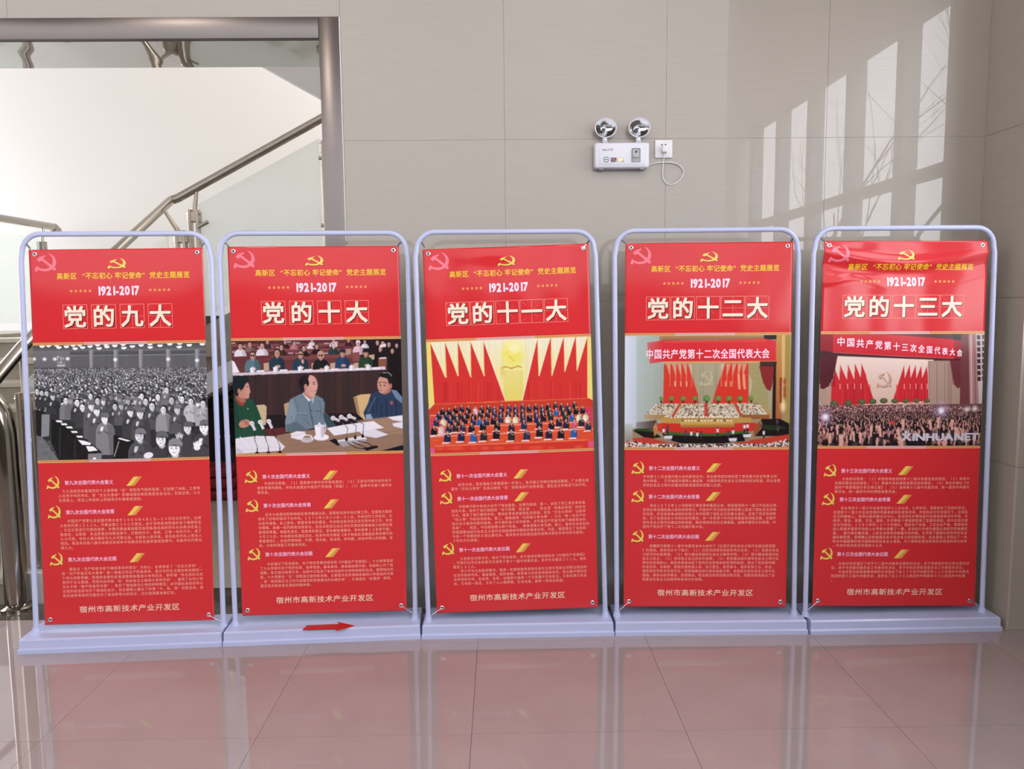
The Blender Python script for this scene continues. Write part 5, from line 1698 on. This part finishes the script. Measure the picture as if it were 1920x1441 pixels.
box('body', -.135, .135, -.062, -.0005, -.061, .062, MT['white_plastic'], em, bevel=.012, seg=3)
box('front_panel', -.113, .113, -.0645, -.060, -.046, .044, MT['white_plastic'], em, bevel=.002)
for x in (-.11, .09):
    box('foot', x, x + .022, -.05, -.01, -.066, -.060, MT['grey'], em)
ci = box('control_plate', .047, .089, -.0675, -.064, -.034, .032, MT['grey'], em, bevel=.004)
bm = bmesh.new()
add_box(bm, .050, .086, -.0690, -.0665, -.012, .029, .006, 2)
bm_obj('button_cover', bm, MT['light_grey'], ci, smooth=True, angle=40)
lathe('button', [(.0, .004), (.005, .004), (.0055, 0), (0, 0)], MT['black'], ci, matrix=mrot((.068, -.0690, .015)), seg=16)
bm = bmesh.new()
for k in range(5):
    add_box(bm, .052 + k * .007, .056 + k * .007, -.0685, -.0670, -.024, -.020)
add_box(bm, .052, .084, -.0685, -.0670, -.031, -.027)
bm_obj('indicator_strip', bm, MT['light_grey'], ci)


def flat_text(name, s, x, z, y, size, m, parent, bold=.01, extrude=None):
    c = bpy.data.curves.new(name, 'FONT')
    c.body = s
    c.size = size
    c.offset = bold * size
    c.fill_mode = 'FRONT'
    c.materials.append(m)
    t = bpy.data.objects.new(name, c)
    COL.objects.link(t)
    bpy.context.view_layer.update()
    me = bpy.data.meshes.new_from_object(t.evaluated_get(bpy.context.evaluated_depsgraph_get()))
    bpy.data.objects.remove(t)
    o = bpy.data.objects.new(name, me)
    COL.objects.link(o)
    o.parent = parent
    o.location = (x, y, z)
    o.rotation_euler = (PI / 2, 0, 0)
    return o


flat_text('brand_lettering', 'Case 守卫', -.098, .022, -.0648, .0125, MT['black'], em, .02)
bm = bmesh.new()
N_ = 28
r0 = [bm.verts.new((-.078 + .0105 * math.cos(2 * PI * k / N_), -.0649, -.021 + .0105 * math.sin(2 * PI * k / N_))) for k in range(N_)]
r1 = [bm.verts.new((-.078 + .0140 * math.cos(2 * PI * k / N_), -.0649, -.021 + .0140 * math.sin(2 * PI * k / N_))) for k in range(N_)]
for k in range(N_):
    if k in (0, 14):
        continue
    bm.faces.new((r0[k], r0[(k + 1) % N_], r1[(k + 1) % N_], r1[k]))
bm_obj('round_mark', bm, flat('mark_teal', (70, 110, 120)), em)
bm = bmesh.new()
add_box(bm, -.087, -.069, -.0650, -.0648, -.023, -.019)
bm_obj('round_mark_bar', bm, flat('mark_teal', (70, 110, 120)), em)
for x0, rgb in ((-.055, (120, 70, 84)), (-.020, (222, 218, 176))):
    lb = box('sticker', x0, x0 + .028, -.0651, -.0645, -.033, -.012, flat('sticker_%d' % rgb[0], rgb), em)
    box('sticker_patch', x0 + .004, x0 + .020, -.0653, -.0651, -.028, -.016, flat('sticker_in_%d' % rgb[0], tuple(min(255, c + 28) for c in rgb)), lb)
    box('sticker_dot', x0 + .021, x0 + .028, -.0654, -.0651, -.033, -.026, MT['grey'], lb)
for sx_ in (-.081, .084):
    nk = lathe('neck', [(0, 0), (.012, 0), (.012, .028), (.009, .03), (0, .03)], MT['white_plastic'], em, matrix=Matrix.Translation((sx_, -.032, .060)), seg=18)
    bm = bmesh.new()
    add_box(bm, sx_ - .013, sx_ + .013, -.046, -.018, .062, .074, .002, 1)
    bm_obj('neck_clip', bm, MT['light_grey'], nk)
    cx = sx_ + .002
    Mh = Matrix.Translation((cx, -.040, .134)) @ Matrix.Rotation(PI / 2 + .16, 4, 'X') @ Matrix.Scale(1.17, 4, (1, 0, 0))
    hd = lathe('lamp_head', [(.0, -.034), (.016, -.032), (.030, -.018), (.0455, .004), (.0465, .012), (.0445, .014), (.0415, .013)], MT['white_plastic'], em, matrix=Mh, seg=40)
    lathe('reflector', [(.0415, .012), (.034, .001), (.022, -.013), (.008, -.021), (.006, -.021), (.0045, -.010), (.0, -.009)], MT['chrome'], hd, matrix=Mh, seg=40)
    lathe('lens', [(.0, .0135), (.030, .0130), (.0415, .0115)], MT['lens'], hd, matrix=Mh, seg=40)

sk = thing('wall_socket', 'white square wall socket with a plug in it beside the emergency light', 'socket', (.8185, 0, 2.3485))
box('face_plate', -.0435, .0435, -.010, -.0005, -.0435, .0435, MT['socket_plastic'], sk, bevel=.003)
for x in (-.010, .008):
    tube('pin_hole', [(x, -.0104, .020), (x, -.0112, .020)], .0037, MT['black'], sk, 12)
cb = thing('power_cable', 'looping thin white cable running from the emergency light to the socket', 'cable', (.8185, 0, 2.30))
bm = bmesh.new()
add_box(bm, -.013, .015, -.040, -.0105, .026, .062, .007, 3)
bm_obj('plug', bm, MT['socket_plastic'], cb, smooth=True, angle=60)
P_ = lambda x, z: (x - .8185, z - 2.30)
kp = [(.8185, 2.330), (.819, 2.315), (.817, 2.29), (.8135, 2.25), (.816, 2.215), (.826, 2.190), (.846, 2.176), (.872, 2.178), (.898, 2.195), (.916, 2.222), (.916, 2.247), (.895, 2.270), (.865, 2.281), (.825, 2.284), (.790, 2.282), (.762, 2.276), (.739, 2.272)]


def cat(pts, n=6):
    out = []
    for i in range(len(pts) - 1):
        p0, p1, p2, p3 = (np.array(pts[max(0, min(len(pts) - 1, j))]) for j in (i - 1, i, i + 1, i + 2))
        for k in range(n):
            t = k / n
            out.append(.5 * ((2 * p1) + (-p0 + p2) * t + (2 * p0 - 5 * p1 + 4 * p2 - p3) * t * t + (-p0 + 3 * p1 - 3 * p2 + p3) * t ** 3))
    out.append(np.array(pts[-1]))
    return out


cc = cat(kp)
pts = []
for k, (x, z) in enumerate(cc):
    a = k / (len(cc) - 1)
    pts.append((x - .8185, -.028 + .018 * min(1, a * 4) + (.006 if a < .6 else .0), z - 2.30))
tube('lead', pts, .0027, MT['socket_plastic'], cb, 8)

# red arrow lying on the second stand's base
ax0 = Vector((-.955, -.372, ZB + .0006))
B1 = BANNERS[1][0]
dv, nv_ = B1.dir, -B1.n
ar = [(0, -.030), (.160, -.034), (.160, -.058), (.238, -.004), (.150, .052), (.165, .024), (.010, .022)]
V = [ax0 * 0 + dv * a + nv_ * (b * .95) for a, b in ar]
Vt = [v + Vector((0, 0, .003)) for v in V]
n = len(ar)
arrow = from_arrays('red_arrow', V + Vt, [tuple(range(n))[::-1], tuple(range(n, 2 * n))] + [(k, (k + 1) % n, (k + 1) % n + n, k + n) for k in range(n)], flat('arrow_red', (196, 40, 36)), loc=ax0)
tag(arrow, 'flat red arrow sign lying on the base of the second stand, pointing right', 'arrow sign')

# dark potted plant and folded red cloths under the upper flight
pl = thing('potted_plant', 'dark leafy potted plant half hidden behind the first two banners', 'plant', (-2.22, 3.02, 0))
lathe('pot', [(0, 0), (.15, 0), (.19, .16), (.22, .34), (.235, .36), (.21, .36), (.20, .33), (0, .33)], MT['black'], pl, seg=28)
rnd = random.Random(3)
leaf_m = mat('leaf_dark', (.030, .040, .012), .35)
leaf_o = mat('leaf_olive', (.16, .17, .03), .4)
for k in range(26):
    a = rnd.uniform(0, 2 * PI)
    ln, up_, wd = rnd.uniform(.26, .50), rnd.uniform(.25, .62), rnd.uniform(.035, .07)
    seg = 6
    V, Fc = [], []
    for s in range(seg + 1):
        t = s / seg
        c = Vector((math.cos(a) * ln * t, math.sin(a) * ln * t, .32 + up_ * math.sin(t * 2.1)))
        w = wd * math.sin(PI * min(.98, t * .9 + .08))
        sd = Vector((-math.sin(a), math.cos(a), 0))
        V += [c - sd * w, c - Vector((0, 0, w * .35)), c + sd * w]
    for s in range(seg):
        b = s * 3
        Fc += [(b, b + 1, b + 4, b + 3), (b + 1, b + 2, b + 5, b + 4)]
    from_arrays('leaf', V, Fc, leaf_o if k % 5 == 0 else leaf_m, pl, smooth=True)
cloth_m = mat('cloth_crimson', (.20, .012, .020), .8)
z = 0.0
for k in range(3):
    bm = bmesh.new()
    add_box(bm, -.30 + .02 * k, .28 - .015 * k, -.14, .14, 0, .085, .030, 3)
    for v in bm.verts:
        v.co.z += .006 * math.sin(v.co.x * 30 + k) * (v.co.z > .04)
        v.co.y += .008 * math.sin(v.co.x * 14 + 2 * k)
    cl = bm_obj('folded_cloth', bm, cloth_m, None, smooth=True, loc=(-2.46, 2.50, z))
    tag(cl, ('folded crimson cloth at the bottom of the pile on the stair hall floor', 'middle folded crimson cloth of the pile behind the banners', 'top folded crimson cloth of the pile behind the banners')[k], 'cloth', 'folded crimson cloths')
    z += .093
